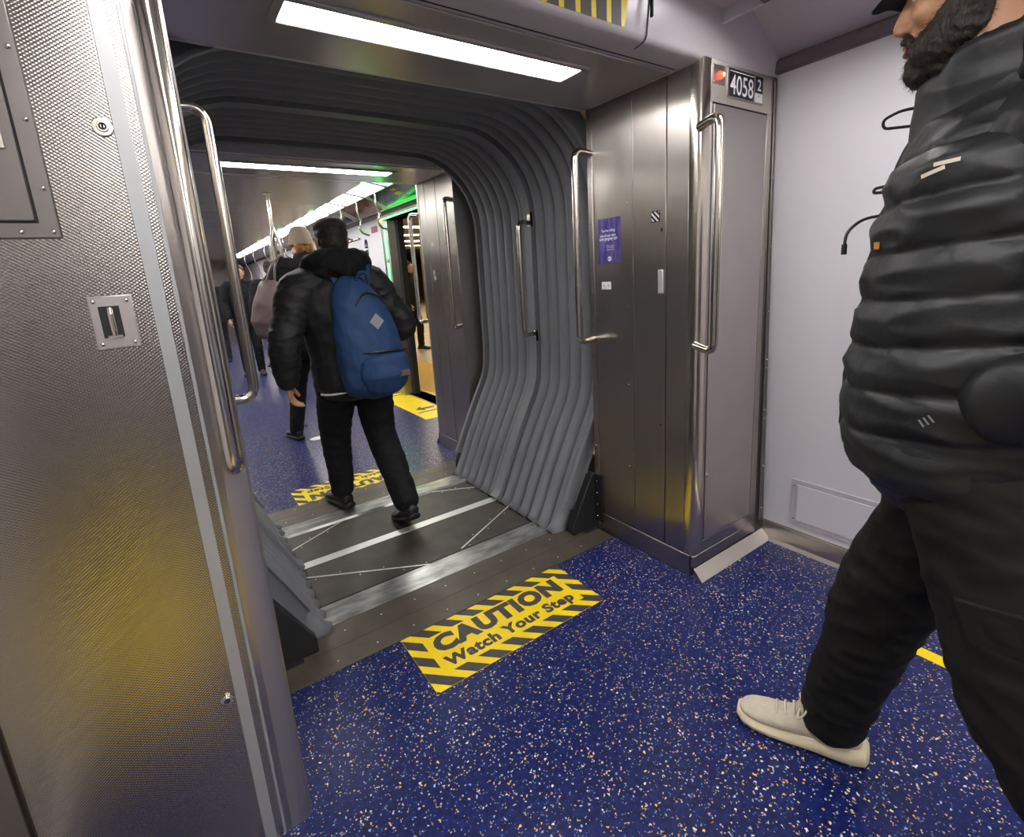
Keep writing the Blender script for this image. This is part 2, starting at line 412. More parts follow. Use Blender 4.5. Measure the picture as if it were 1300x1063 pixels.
# ------------------------------------------------------------------ ceiling light panels
def soffit_light(far):
    t = thing('ceiling_light', 'long bright light panel in the soffit over the far gangway mouth' if far else 'long bright light panel in the soffit over the near gangway mouth', 'ceiling light', (.845, (2 * YM - 1.495) if far else 1.495, ZS), None)
    mp = (lambda c: Vector((c.x + (c.x - XC) * .02, 2 * YM - c.y - .10, c.z))) if far else None
    B().box(.370, 1.338, 1.425, 1.535, ZS - .012, ZS - .004).make('diffuser', 'lamp', t, map=mp, smooth=False)
    b = B(); b.box(.345, 1.365, 1.400, 1.423, ZS - .014, ZS - .002).box(.345, 1.365, 1.537, 1.56, ZS - .014, ZS - .002).box(.345, .368, 1.423, 1.537, ZS - .014, ZS - .002).box(1.340, 1.365, 1.423, 1.537, ZS - .014, ZS - .002)
    b.make('frame', 'ceil', t, map=mp, bevel=.003)
soffit_light(False); soffit_light(True)
def row_light(x0, x1, y0, y1, s, label):
    t = thing('ceiling_light', label, 'ceiling light', ((x0 + x1) / 2, (y0 + y1) / 2, ZC), 'light panels along the car')
    B().prism([(x0, y0, ZC + .022), (x1, y0, ZC - .012), (x1, y0, ZC - .002), (x0, y0, ZC + .032)], (0, y1 - y0, 0)).make('diffuser', 'lamp', t, smooth=False)
    B().prism([(x0 - .008, y1, ZC + .0), (x1 + .008, y1, ZC - .034), (x1, y1, ZC + .04), (x0, y1, ZC + .04)], (0, .06, 0)).make('end_bracket', 'mould', t)
    return t
ordn = ['first', 'second', 'third', 'fourth', 'fifth', 'sixth', 'seventh', 'eighth', 'ninth', 'tenth', 'eleventh', 'twelfth', 'thirteenth', 'fourteenth', 'fifteenth', 'sixteenth', 'seventeenth', 'eighteenth', 'nineteenth', 'twentieth']
for s, (x0, x1), nm in ((1, (1.606, 1.775), 'right'), (-1, (.194, .025), 'left')):
    for i in range(18):
        y = 3.84 + i * .60
        row_light(x0, x1, y, y + .535, s, f'{ordn[i]} white light panel from the gangway in the {nm} ceiling row of the far car')
    for i in range(12):
        y = .39 - i * .60
        row_light(x0, x1, y, y + .57, s, f'{ordn[i]} white light panel from the gangway in the {nm} ceiling row of the near car')

# ================================================================== CABINETS
def cabinet(side, far):
    """built for the right near corner in world coordinates, then mirrored"""
    nm = {(1, 0): 'stainless steel cabinet with car number 4058 right of the gangway', (-1, 0): 'large textured steel cabinet filling the left foreground',
          (1, 1): 'narrow steel cabinet across the gangway beside the open train door', (-1, 1): 'far left steel cabinet hidden behind the grab bars'}[(side, far)]
    def mp(c):
        x = c.x if side == 1 else XA + XB - c.x
        y = c.y if not far else 2 * YM - c.y
        return Vector((x, y, c.z))
    base = mp(Vector((XA + .25, (Y1 + Y2) / 2, 0)))
    T = thing('equipment_cabinet', nm, 'cabinet', base)
    X1 = 2.19; ZT = 2.06
    main = (side == 1 and not far); left = (side == -1 and not far)
    def mk(b, n, m, par=T, **k): return b.make(n, m, par, map=mp, **k)
    mk(B().box(XA + .012, X1, Y1 + .012, Y2 - .004, .0, ZT), 'body', 'steel_dark')
    # aisle side: three skins with seams
    for y0, y1, n in ((Y1 + .05, 1.338, 'side_panel'), (1.343, 1.513, 'side_door'), (1.518, Y2 - .03, 'side_panel')):
        mk(B().box(XA, XA + .012, y0, y1, .10, ZT), n, 'steel', bevel=.0012)
    mk(B().box(XA - .006, XA + .012, Y2 - .03, Y2, .0, ZT), 'end_flange', 'steel', bevel=.002)
    mk(B().tube([(XA + .001, 1.5155, .12), (XA + .001, 1.5155, ZT - .01)], .0035, 8), 'piano_hinge', 'steel_dark')
    mk(B().box(XA - .002, XA + .012, Y1 + .02, Y2 - .03, .0, .098), 'base_trim', 'steel', bevel=.003)
    # corner post
    b = B(); pts = [(XA + .05, Y1), (XA + .018, Y1), (XA + .006, Y1 + .004), (XA, Y1 + .016), (XA, Y1 + .048), (XA + .05, Y1 + .048)]
    zb = 0.0 if left else .10; b.prism([(p[0], p[1], zb) for p in pts], (0, 0, ZT - zb)); mk(b, 'corner_post', 'polished' if main else 'steel_flat')
    mk(B().box(XA, 2.0, Y2 - .003, Y2 + .001, .33, ZT), 'end_panel', 'steel_flat')
    # screws
    screws([mp(Vector((XA - .0065, Y2 - .016, .16 + .155 * i))) for i in range(12)] + [mp(Vector((XA - .001, 1.545, z))) for z in (.42, .82, 1.18, 1.62)], .003, T)
    # front
    if not left:
        fr = B()
        fr.box(XA + .052, 2.175, Y1, Y1 + .012, 1.92, ZT).box(XA + .052, 2.20, Y1, Y1 + .012, .10, .155)
        fr.box(XA + .052, 1.765, Y1, Y1 + .012, .155, 1.92).box(2.135, 2.19, Y1, Y1 + .012, .155, 1.92)
        mk(fr, 'front_frame', 'steel', bevel=.001)
        b = B(); b.box(1.763, 2.137, Y1 + .004, Y1 + .014, .153, 1.922); mk(b, 'door_gap', 'seam')
        d = mk(B().box(1.771, 2.129, Y1 - .002, Y1 + .013, .161, 1.914), 'access_door', 'steel_flat', bevel=.0015)
        for z in (1.69, .455):
            bb = B(); bb.cyl((1.785, Y1 - .002, z), (1.785, Y1 - .007, z), .010); bb.box(1.781, 1.789, Y1 - .011, Y1 - .006, z - .002, z + .002)
            bb.make('quarter_turn_lock', 'polished', d, map=mp)
        b = B(); b.box(XA, 2.235, Y1 - .001, Y1 + .012, .045, .099); b.prism([(XA - .004, Y1 - .006, 0), (XA - .004, Y1 - .05, 0), (XA - .004, Y1 - .045, .006), (XA - .004, Y1 - .006, .048)], (2.25 - XA, 0, 0))
        mk(b, 'kick_plate', 'steel', bevel=.002)
        b = B(); b.prism([(2.19, Y1 - .004, .03), (2.258, Y1 - .004, .03), (2.192, Y1 - .004, ZT), (2.155, Y1 - .004, ZT)], (0, .016, 0)); b.prism([(2.200, Y1 - .012, .09), (2.208, Y1 - .012, .09), (2.173, Y1 - .012, ZT - .02), (2.165, Y1 - .012, ZT - .02)], (0, .008, 0))
        rl = mk(b, 'edge_rail', 'steel_dark', bevel=.002)
        b = []
        for z in (.16, .38, .62, .66, .86, .90, 1.12, 1.4, 1.68, 1.95): b.append(Vector((2.235 - .055 * z / ZT, Y1 - .005, z)))
        screws([mp(p) for p in b], .0045, rl, 'rivet')
    else:
        # u runs outward from the corner (X = XB - u); built directly with mirrored x
        g = lambda x: XA + XB - x            # world x -> builder x
        mk(B().box(g(-.38), g(-.019), Y1, Y1 + .012, .0, ZT), 'front_panel', 'rhomb', bevel=.001)
        mk(B().box(g(-.019), g(.005), Y1 - .0012, Y1 + .012, .0, ZT), 'satin_strip', 'strip')
        mk(B().box(g(.005), g(.021), Y1, Y1 + .012, .0, ZT), 'front_panel', 'rhomb')
        mk(B().box(g(.021), g(.0275), Y1 - .003, Y1 + .012, .0, ZT), 'edge_bead', 'strip', bevel=.001)
        mk(B().box(g(.0275), g(.045), Y1 + .001, Y1 + .012, .0, ZT), 'corner_return', 'steel')
        mk(B().box(g(-.50), g(-.387), Y1 - .004, Y1 + .012, .0, ZT), 'edge_rail', 'steel_dark', bevel=.002)
        # recessed lift handle
        h = mk(B().box(g(-.113), g(-.047), Y1 - .0035, Y1, 1.259, 1.357), 'flush_handle', 'steel_flat', bevel=.002)
        B().box(g(-.1), g(-.069), Y1 - .0042, Y1 - .003, 1.28, 1.338).make('recess', 'black', h, map=mp)
        b = B(); b.tube([(g(-.083), Y1 - .004, 1.286), (g(-.083), Y1 - .008, 1.293), (g(-.083), Y1 - .008, 1.326), (g(-.083), Y1 - .004, 1.333)], .0055, 12, .004)
        b.box(g(-.094), g(-.072), Y1 - .006, Y1 - .003, 1.278, 1.284); b.make('pull_bar', 'polished', h, map=mp)
        screws([mp(Vector((g(x), Y1 - .0035, z))) for x in (-.105, -.056) for z in (1.269, 1.347)], .004, h)
        for x, z in ((-.0345, 1.648), (-.036, .441)):
            b = B(); b.cyl((g(x), Y1, z), (g(x), Y1 - .005, z), .0155 if z > 1 else .0125, 28); b.cyl((g(x), Y1 - .005, z), (g(x), Y1 - .008, z), .009, 28)
            lk = mk(b, 'round_lock', 'polished', bevel=.001)
            b = B(); b.tube([Vector((g(x) + .0048 * cos(a), Y1 - .0085, z + .0048 * sin(a))) for a in [k * pi / 8 for k in range(17)]], .0013, 6)
            b.box(g(x) - .0016, g(x) + .0016, Y1 - .0095, Y1 - .008, z - .003, z + .003); b.make('keyway', 'seam', lk, map=mp)
        # framed access hatch at the upper left
        hx0, hx1, hz0, hz1 = -.36, -.124, 1.459, 1.98
        fr = mk(B().box(g(hx0), g(hx1), Y1 - .004, Y1, hz0, hz1), 'hatch_frame', 'steel_dark', bevel=.003)
        screws([mp(Vector((g(-.134), Y1 - .004, z))) for z in (1.541, 1.649, 1.757, 1.865, 1.96)] + [mp(Vector((g(x), Y1 - .004, 1.470))) for x in (-.134, -.175, -.24, -.30, -.35)], .004, fr)
        B().box(g(-.34), g(-.150), Y1 - .0048, Y1 - .003, 1.484, 1.96).make('hatch_gap', 'seam', fr, map=mp)
        dr = B().box(g(-.337), g(-.1535), Y1 - .0075, Y1 - .004, 1.4875, 1.957).make('hatch_door', 'steel_dark', fr, map=mp, bevel=.002)
        b = B(); b.box(g(-.28), g(-.167), Y1 - .010, Y1 - .0074, 1.60, 1.78); b.make('latch_plate', 'steel', dr, map=mp, bevel=.003)
        b = B(); b.tube([(g(-.18), Y1 - .012, 1.615), (g(-.18), Y1 - .012, 1.76)], .0045, 10); b.make('latch_bar', 'polished', dr, map=mp)
    # grab handles
    if True:
        xb = XA - .025; yb = Y1 - .09; hr = .0165 if not left else .0185
        b = B(); b.tube([(XA + .004, Y1 + .012, 1.83), (xb, yb, 1.845), (xb, yb, 1.015), (XA + .004, Y1 + .012, 1.03)] if not left else
                        [(XA + .03, Y1 + .012, 1.86), (XA + .03, yb, 1.87), (XA + .03, yb, .995), (XA + .03, Y1 + .012, 1.01)], hr, 20, .045, 8)
        mk(b, 'grab_handle', 'polished')
    xb = XA - (.065 if far else .10); yb = Y2 - .02
    b = B(); b.tube([(XA - .002, yb, 1.86), (xb, yb, 1.87), (xb, yb, 1.01), (XA - .002, yb, 1.02)], .0155, 20, .05, 8)
    mk(b, 'grab_handle', 'polished')
    # rubber guard and riveted bracket at the floor, gangway side
    b = B(); b.prism([(XA - .004, Y2 + .002, .009), (XA - .165, Y2 + .002, .009), (XA - .165, Y2 + .002, .06), (XA - .03, Y2 + .002, .30), (XA - .004, Y2 + .002, .31)], (0, .045, 0))
    mk(b, 'rubber_guard', 'black', bevel=.004)
    br = mk(B().box(XA - .012, XA - .005, Y2 - .055, Y2 + .01, .05, .31), 'guard_bracket', 'black', bevel=.002)
    screws([mp(Vector((XA - .0125, Y2 - .02, z))) for z in (.08, .145, .21, .275)], .0045, br, 'rivet')
    return T, mp
cabR, mpR = cabinet(1, 0); cabL, _ = cabinet(-1, 0); cabF, mpF = cabinet(1, 1); cabFL, _ = cabinet(-1, 1)

# signs and stickers on the near right cabinet
F = lambda x, z, d=0: Vector((x, Y1 - d, z))
sg = B().box(1.846, 2.092, Y1 - .004, Y1, 1.945, 2.048).make('number_sign_frame', 'steel_flat', cabR, bevel=.0015)
B().box(1.856, 2.022, Y1 - .0052, Y1 - .0035, 1.951, 2.043).make('number_plate', 'sign', sg, smooth=False)
B().box(2.031, 2.084, Y1 - .0052, Y1 - .0035, 1.985, 2.043).make('end_number_plate', 'sign', sg, smooth=False)
B().box(2.031, 2.084, Y1 - .0052, Y1 - .0035, 1.951, 1.983).make('white_label', 'white', sg, smooth=False)
B().prism([(2.052, Y1 - .0054, 1.972), (2.062, Y1 - .0054, 1.972), (2.057, Y1 - .0054, 1.977)], (0, -.0004, 0)).make('printed_arrow', 'sign', sg, smooth=False)
B().box(1.860, 2.018, Y1 - .0056, Y1 - .0051, 2.0345, 2.0375).make('white_rule', 'white', sg, smooth=False)
lettering('4058', 'car_number', 'white', (1.862, Y1 - .0056, 1.958), (1, 0, 0), (0, 0, 1), .154, .068, sg, .006)
lettering('2', 'end_number', 'white', (2.045, Y1 - .0056, 1.993), (1, 0, 0), (0, 0, 1), .026, .040, sg, .012)
rd = B().box(1.757, 1.832, Y1 - .003, Y1, 1.980, 2.044).make('indicator_plate', 'steel_flat', cabR, bevel=.001)
B().ell((1.800, Y1 - .006, 2.010), (.0135, .012, .0135)).make('red_lens', 'red', rd)
B().ell((1.803, Y1 - .014, 2.010), (.007, .006, .007)).make('lit_core', 'redhot', rd)
screws([(1.764, Y1 - .003, 1.987), (1.764, Y1 - .003, 2.036)], .0025, rd)
# poster on aisle face (reads towards -X)
ps = B().box(XA - .0015, XA, 1.585, 1.723, 1.374, 1.570).make('poster', 'violet', cabR, smooth=False)
def side_text(s, y_left, z, w, h, par, m='white', bold=.03): return lettering(s, 'printed_text', m, (XA - .0022, y_left, z), (0, -1, 0), (0, 0, 1), w, h, par, bold)
side_text("You're riding", 1.702, 1.508, .085, .015, ps); side_text('one of our new', 1.710, 1.489, .098, .014, ps); side_text('open gangway cars', 1.714, 1.470, .112, .015, ps)
for i in range(3): side_text(('Scan to share', 'your feedback', 'about this train')[i], 1.668, 1.447 - i * .0085, .045, .006, ps, bold=.01)
b = B(); 
mv = [Vector((XA - .0018, 1.652 + .011 * cos(a), 1.392 + .011 * sin(a))) for a in [k * pi / 10 for k in range(20)]]
b.prism(mv, (-.0004, 0, 0)); b.make('round_logo', 'white', ps, smooth=False)
lettering('MTA', 'logo_text', 'violet', (XA - .0026, 1.660, 1.3885), (0, -1, 0), (0, 0, 1), .015, .007, ps, .03)
# hazard tag
tg = B().box(XA - .001, XA, 1.371, 1.416, 1.521, 1.566).make('warning_tag', 'sign', cabR, smooth=False, bevel=.002)
stripes([(1.3745, 1.4125, 1.5245, 1.5625)], 1, 1, .0215, .45, .002, lambda u, v: Vector((XA - .0012, 2.787 - u, v)), (-.0004, 0, 0)).make('tag_stripes', 'white', tg, smooth=False)
for q in ((1.358, 1.366, 1.482, 1.496), (1.362, 1.368, .66, .668)): B().box(XA - .001, XA + .001, *q).make('keyhole', 'seam', cabR)
B().box(XA - .006, XA, 1.352, 1.378, 1.235, 1.332).make('door_pull', 'alu', cabR, bevel=.008)
w = B().box(XA - .001, XA, 1.647, 1.707, 1.255, 1.290).make('white_plate', 'white', cabR, smooth=False, bevel=.004)
for y in (1.663, 1.691): B().cyl((XA - .0018, y, 1.2725), (XA - .001, y, 1.2725), .003, 10).make('plate_screw', 'sign', w)
# tags on far cabinet
for y, z in ((3.44, 1.60), (3.45, 1.40), (3.445, 1.36)): B().box(XA - .001, XA, y - .015, y + .015, z - .014, z + .014).make('silver_tag', 'alu', cabF, bevel=.005)

# ================================================================== RIGHT WALL DETAILS
wx = lambda z: XR - .08 * z / 2.12
ap = thing('access_panel', 'low white screwed access panel on the right wall near the floor', 'panel', (XR, .95, .22))
b = B()
def wallbox(b, y0, y1, z0, z1, d): b.prism([(wx(z0), y0, z0), (wx(z0) - d, y0, z0), (wx(z1) - d, y0, z1), (wx(z1), y0, z1)], (0, y1 - y0, 0))
wallbox(b, .60, 1.06, .115, .345, .004); b.make('frame_plate', 'cove', ap, bevel=.0015)
b = B(); wallbox(b, .625, 1.035, .14, .32, .006); b.make('inner_plate', 'white_wall', ap, bevel=.001)
screws([(wx(z) - .0045, y, z) for y in (1.047, .613) for z in (.145, .315)], .004, ap, m='steel_dark')

# ================================================================== FLOOR GRAPHICS
def caution(far):
    t = thing('floor_sticker', 'yellow CAUTION Watch Your Step floor sticker on the near floor before the threshold' if not far else 'upside-down yellow caution floor sticker across the gangway behind the walking man', 'sticker', (.912, 1.49 if not far else 2 * YM - 1.49, 0))
    mp = (lambda c: Vector((2 * XC - c.x - .008, 2 * YM - c.y - .03, c.z))) if far else None
    x0, x1, y0, y1 = .525, 1.30, 1.330, 1.650
    b = B(); r = .012; pts = []
    for cx, cy, a0 in ((x1 - r, y1 - r, 0), (x0 + r, y1 - r, 90), (x0 + r, y0 + r, 180), (x1 - r, y0 + r, 270)):
        for k in range(4): a = radians(a0 + k * 30); pts.append((cx + r * cos(a), cy + r * sin(a), 0.0))
    b.prism(pts, (0, 0, .0012)); b.make('yellow_sheet', 'yellow', t, smooth=False, map=mp)
    e = .060
    z3 = lambda u, v: (u, v, .0012)
    stripes([(x0 + .0004, x1 - .0004, y0 + .0004, y0 + e), (x0 + .0004, x1 - .0004, y1 - e, y1 - .0004), (x0 + .0004, x0 + e, y0 + e, y1 - e), (x1 - e, x1 - .0004, y0 + e, y1 - e)], 1, 1, .099, .55, .030, z3, (0, 0, .0004)).make('black_stripes', 'blackv', t, smooth=False, map=mp)
    o = lettering('CAUTION', 'caution_text', 'blackv', (.612, 1.484, .0016), (1, 0, 0), (0, 1, 0), .60, .098, t, .068, 1.12)
    o2 = lettering('Watch Your Step', 'watch_text', 'blackv', (.610, 1.392, .0016), (1, 0, 0), (0, 1, 0), .60, .072, t, .048, 1.08)
    if far:
        for q in (o, o2):
            for v in q.data.vertices:
                w_ = v.co + Vector((0, 0, 0)); v.co = Vector(mp(w_))
caution(False); caution(True)

def door_decal(far, side):
    y0, y1 = (4.40, 6.20) if far else (-1.35, .47)
    xo = 1.93 if side == 1 else -.07
    s = side
    lab = {(1, 1): 'yellow arrow floor decal inside the open door of the far car', (0, 1): 'yellow arrow floor decal behind the bearded man beside the right wall', (0, -1): 'yellow arrow floor decal by the left door, mirrored in the textured steel cabinet'}[(far, side)]
    t = thing('floor_decal', lab, 'sticker', (xo + s * .16, (y0 + y1) / 2, 0))
    X = lambda u: xo + s * u
    if far or side == -1:
        B().prism([(X(0), y0, 0), (X(.36), y0, 0), (X(.36), y1, 0), (X(0), y1, 0)], (0, 0, .0012)).make('yellow_sheet', 'yellow', t, smooth=False)
        z0 = .0012; m2 = 'blackv'
    else:
        b = B(); b.prism([(X(-.03), y0, 0), (X(.02), y0, 0), (X(.02), y1, 0), (X(-.03), y1 + .02, 0)], (0, 0, .0012)); b.make('yellow_sheet', 'yellow', t, smooth=False); z0 = 0; m2 = 'yellow'
    for cy in ((y0 + .42, y1 - .42) if far else (y0 + .3, y1 - .12)):
        b = B(); b.prism([(X(.08), cy, z0), (X(.16), cy + .09, z0), (X(.16), cy + .03, z0), (X(.29), cy + .03, z0), (X(.29), cy - .03, z0), (X(.16), cy - .03, z0), (X(.16), cy - .09, z0)], (0, 0, .0006)); b.make('printed_arrow', m2, t, smooth=False)
        b = B(); b.box(X(.05), X(.31), cy - .155, cy - .125, z0, z0 + .0006); b.make('printed_bar', m2, t, smooth=False)
door_decal(1, 1); door_decal(0, 1); door_decal(0, -1); 
b = B(); b.prism([(.95 + .075 * cos(k * pi / 12), 4.6 + .055 * sin(k * pi / 12), 0) for k in range(24)], (0, 0, .001))
tag(b.make('floor_dot', 'white', smooth=False), 'small white oval dot sticker on the blue floor of the far car', 'sticker')

# ================================================================== GANGWAY FLOOR
gx0, gx1 = .20, 1.60
def thr(far):
    t = thing('threshold_plate', 'bronze threshold plate at the ' + ('far' if far else 'near') + ' end of the gangway', 'threshold', (XC, (2 * YM - 1.78) if far else 1.78, 0))
    mp = mir if far else None
    b = B(); b.prism([(XB + .015, 1.645, 0), (XA - .015, 1.645, 0), (XA - .015, 1.76, 0), (1.60, 1.76, 0), (1.60, 1.905, 0), (gx0, 1.905, 0), (gx0, 1.76, 0), (XB + .015, 1.76, 0)], (0, 0, .006)); b.make('base_plate', 'plate', t, bevel=.0015, map=mp)
    b = B(); b.prism([(gx0, 1.90, .0), (gx0, 1.90, .0075), (gx0, 2.035, .014), (gx0, 2.045, .0)], (1.56 - gx0, 0, 0)); b.make('worn_ramp', 'worn', t, map=mp)
    b = B(); b.box(XB + .02, XA - .02, 1.762, 1.765, .0055, .0066); b.make('plate_seam', 'plate2', t, map=mp)
    screws([(.30 + .15 * i + (.07 if y > 1.75 else 0), y if not far else 2 * YM - y, .004) for i in range(9) for y in (1.69, 1.84)], .004, t, m='alu')
thr(0); thr(1)
t = thing('gangway_floor', 'dark hinged gangway floor with fan-shaped metal seams and pale centre strip', 'floor plate', (XC, YM, 0))
B().box(gx0 - .04, gx1 + .06, 2.045, 2 * YM - 2.045, -.02, .003).make('floor_plate', 'plate2', t)
B().box(gx0, gx1 + .02, YM - .028 + .02, YM + .028 + .02, .003, .0055).make('centre_strip', 'alu', t, bevel=.001)
B().box(gx0, gx1, 2.046, 2.060, .0, .0045).make('edge_gap', 'seam', t)
for a, c in (((.33, 2.33), (.87, 2.03)), ((1.03, 2.07), (1.52, 2.32)), ((.33, 2.64), (.80, 2.88)), ((1.08, 2.87), (1.55, 2.63))):
    d = Vector((c[0] - a[0], c[1] - a[1], 0)); n = Vector((-d.y, d.x, 0)).normalized() * .0035
    A = Vector((*a, .003)); Cc = Vector((*c, .003))
    h = B().prism([A - n, Cc - n, Cc + n, A + n], (0, 0, .0022)).make('hinge_seam', 'alu', t)
    screws([A + (Cc - A) * ((k + .5) / 6) + n * (6 if k % 2 else -6) for k in range(6)], .0035, h, m='alu')

# ================================================================== BELLOWS
RP = [(1.455, .022), (1.485, .045), (1.53, .14), (1.595, .28), (1.665, .42), (1.73, .54), (1.785, .64), (1.812, .72), (1.823, .85), (1.826, 1.2), (1.826, 1.45), (1.826, 1.66)]
R_ = .44
arc = [(1.826 - R_ + R_ * cos(a), 1.66 + R_ * sin(a)) for a in [radians(k * 10) for k in range(1, 10)]]
half = RP + arc + [(1.2, 2.103), (1.0, 2.106)]
prof = half + [(2 * XC - x, z) for x, z in half[::-1]]
nrm = []
for i in range(len(prof)):
    a = prof[max(i - 1, 0)]; c = prof[min(i + 1, len(prof) - 1)]; dx, dz = c[0] - a[0], c[1] - a[1]; l = math.hypot(dx, dz); nrm.append((dz / l, -dx / l))  # outward
BT = thing('gangway_bellows', 'grey ribbed rubber bellows arching over the passage between the cars', 'bellows', (XC, YM, 0))
def bellows(y0, y1, nf):
    b = B(); rows = []
    per = 12
    for i in range(nf * per + 1):
        f = i / per; y = y0 + (y1 - y0) * f / nf; u = f - math.floor(f)
        o = .085 * (1 - math.sqrt(max(0, 1 - (2 * u - 1) ** 2)) ** .9) if i % per else .085
        rows.append([(p[0] + n[0] * o, y, p[1] + n[1] * o + (.004 * sin(i * 7.1))*0) for p, n in zip(prof, nrm)])
    b.rings(rows, cap=False, close=False)
    o = b.make('fold_section', 'bellows', BT); o.data.set_sharp_from_angle(angle=radians(75))
    md = o.modifiers.new('thick', 'SOLIDIFY'); md.thickness = .004; md.offset = -1
    return o
bellows(Y2 + .075, YM - .03, 6); bellows(YM + .03, 2 * YM - Y2 - .075, 6)
rows = []
for y, o in ((YM - .035, .05), (YM - .035, -.012), (YM + .035, -.012), (YM + .035, .05)): rows.append([(p[0] + n[0] * o, y, p[1] + n[1] * o) for p, n in zip(prof, nrm)])
B().rings(rows, cap=False, close=False).make('centre_frame', 'bellows', BT)
for k in (0, 1):
    rows = []
    for y, o in ((Y2 + .05, .0), (Y2 + .05, -.014), (Y2 + .075, -.014), (Y2 + .075, .07), (Y2 + .05, .07)):
        rows.append([(p[0] + n[0] * o, y, p[1] + n[1] * o) for p, n in list(zip(prof, nrm))[2:-2]])
    B().rings(rows, cap=False, close=False).make('end_frame', 'bellows', BT, map=mir if k else None)
for s in (1, -1):
    X = lambda x: x if s == 1 else 2 * XC - x
    b = B(); b.tube([(X(1.82), 2.40, 1.635), (X(1.725), 2.38, 1.64), (X(1.725), 2.38, .99), (X(1.82), 2.40, .995)], .0145, 18, .045, 8)
    h = b.make('grab_handle', 'polished', BT)
    for z in (1.635, .995): B().box(X(1.812), X(1.832), 2.385, 2.415, z - .05 if z < 1.3 else z - .02, z + .02 if z < 1.3 else z + .06).make('mounting_bracket', 'polished', h, bevel=.002)


# ================================================================== NEAR-CAR DOORS AND FAR-CAR FITTINGS
for s, nm in ((1, 'right'), (-1, 'left')):
    X = XR if s == 1 else XL
    for k, (y0, y1) in enumerate(((-.80, -.13), (-.13, .54))):
        b = B(); x0, x1 = X + s * .0, X + s * .035
        for q in ((y0, y0 + .12, 0, 2.05), (y1 - .12, y1, 0, 2.05), (y0 + .12, y1 - .12, 0, .95), (y0 + .12, y1 - .12, 1.7, 2.05)): b.box(x0, x1, *q)
        d = struct(b.make('door_1' if s == 1 else 'door_2', 'steel', bevel=.003))
        put(B().box(X + s * .015, X + s * .022, y0 + .12, y1 - .12, .95, 1.7).make('pane', 'glass', smooth=False), d)
    # far car: left doors closed, right doors open
    if s == -1:
        for (y0, y1) in ((4.30, 4.97), (4.97, 5.64)):
            b = B(); x0, x1 = X, X - .035
            for q in ((y0, y0 + .12, 0, 2.05), (y1 - .12, y1, 0, 2.05), (y0 + .12, y1 - .12, 0, .95), (y0 + .12, y1 - .12, 1.7, 2.05)): b.box(x0, x1, *q)
            d = struct(b.make('door_3', 'steel', bevel=.003))
            put(B().box(X - .022, X - .015, y0 + .12, y1 - .12, .95, 1.7).make('pane', 'glass', smooth=False), d)
# open doorway of the far car
t = thing('door_frame', 'open train door frame with green light strips and steel sill in the far car', 'door', (XR, 4.97, 0))
b = B(); b.box(XR - .075, XR + .09, 5.55, 5.66, 0, 2.09); b.make('jamb', 'steel', t, bevel=.004)
b = B(); b.box(XR - .075, XR + .09, 4.24, 4.33, 0, 2.09); b.make('jamb', 'steel', t, bevel=.004)
b = B(); b.box(XR + .02, XR + .09, 5.47, 5.55, .0, 2.05); b.make('door_edge_seal', 'black', t)
b = B(); b.box(XR - .10, XR + .09, 4.24, 5.66, 2.03, 2.09); b.make('header', 'steel', t, bevel=.004)
b = B(); b.box(XR - .02, XR + .16, 4.30, 5.58, -.02, .012); b.make('sill', 'steel', t, bevel=.002)
for z0 in (.75, 1.18, 1.61): B().box(XR - .082, XR - .075, 5.60, 5.63, z0, z0 + .38).make('green_strip', 'green', t)
B().box(XR - .108, XR - .10, 4.50, 5.60, 2.032, 2.043).make('green_strip', 'green', t)
B().box(XL + .03, XL + .04, 4.35, 5.60, 2.05, 2.07).make('green_strip', 'green', t)  # unseen left-side strip, added to throw green onto the ceiling
B().box(XR - .10, XR - .088, 5.70, 5.75, 2.02, 2.05).make('red_door_light', 'redhot', t)
# white pocket panel with dark oval window
t = thing('pocket_panel', 'white wall panel with a narrow dark oval window beyond the open door', 'wall panel', (XR - .04, 6.3, 0))
b = B(); b.box(XR - .085, XR - .075, 5.72, 7.15, .1, 2.08); b.make('panel', 'white_wall', t, bevel=.003)
b = B(); pts = [(XR - .0865, 6.26 + .055 * cos(a), 1.70 + .055 * sin(a) + (.13 if sin(a) > 0 else -.13)) for a in [k * pi / 12 for k in range(24)]]
b.prism(pts, (-.003, 0, 0)); b.make('oval_window', 'glass', t)
B().box(XR - .09, XR - .085, 5.82, 6.02, 1.93, 2.0).make('red_label', 'red', t).data.materials[0] = mat('maroon_label', (.25, .02, .02), .4)
t = thing('wall_window', 'dark train window with green reflections past the white panel', 'window', (XR - .05, 7.7, 0))
b = B(); b.box(XR - .075, XR - .06, 7.2, 8.4, .85, 1.85); b.make('pane', 'glass', t, smooth=False)
b = B()
for q in ((7.16, 7.22, .8, 1.9), (8.38, 8.44, .8, 1.9), (7.22, 8.38, .8, .86), (7.22, 8.38, 1.84, 1.9)): b.box(XR - .09, XR - .055, *q)
b.make('frame', 'steel', t, bevel=.004)
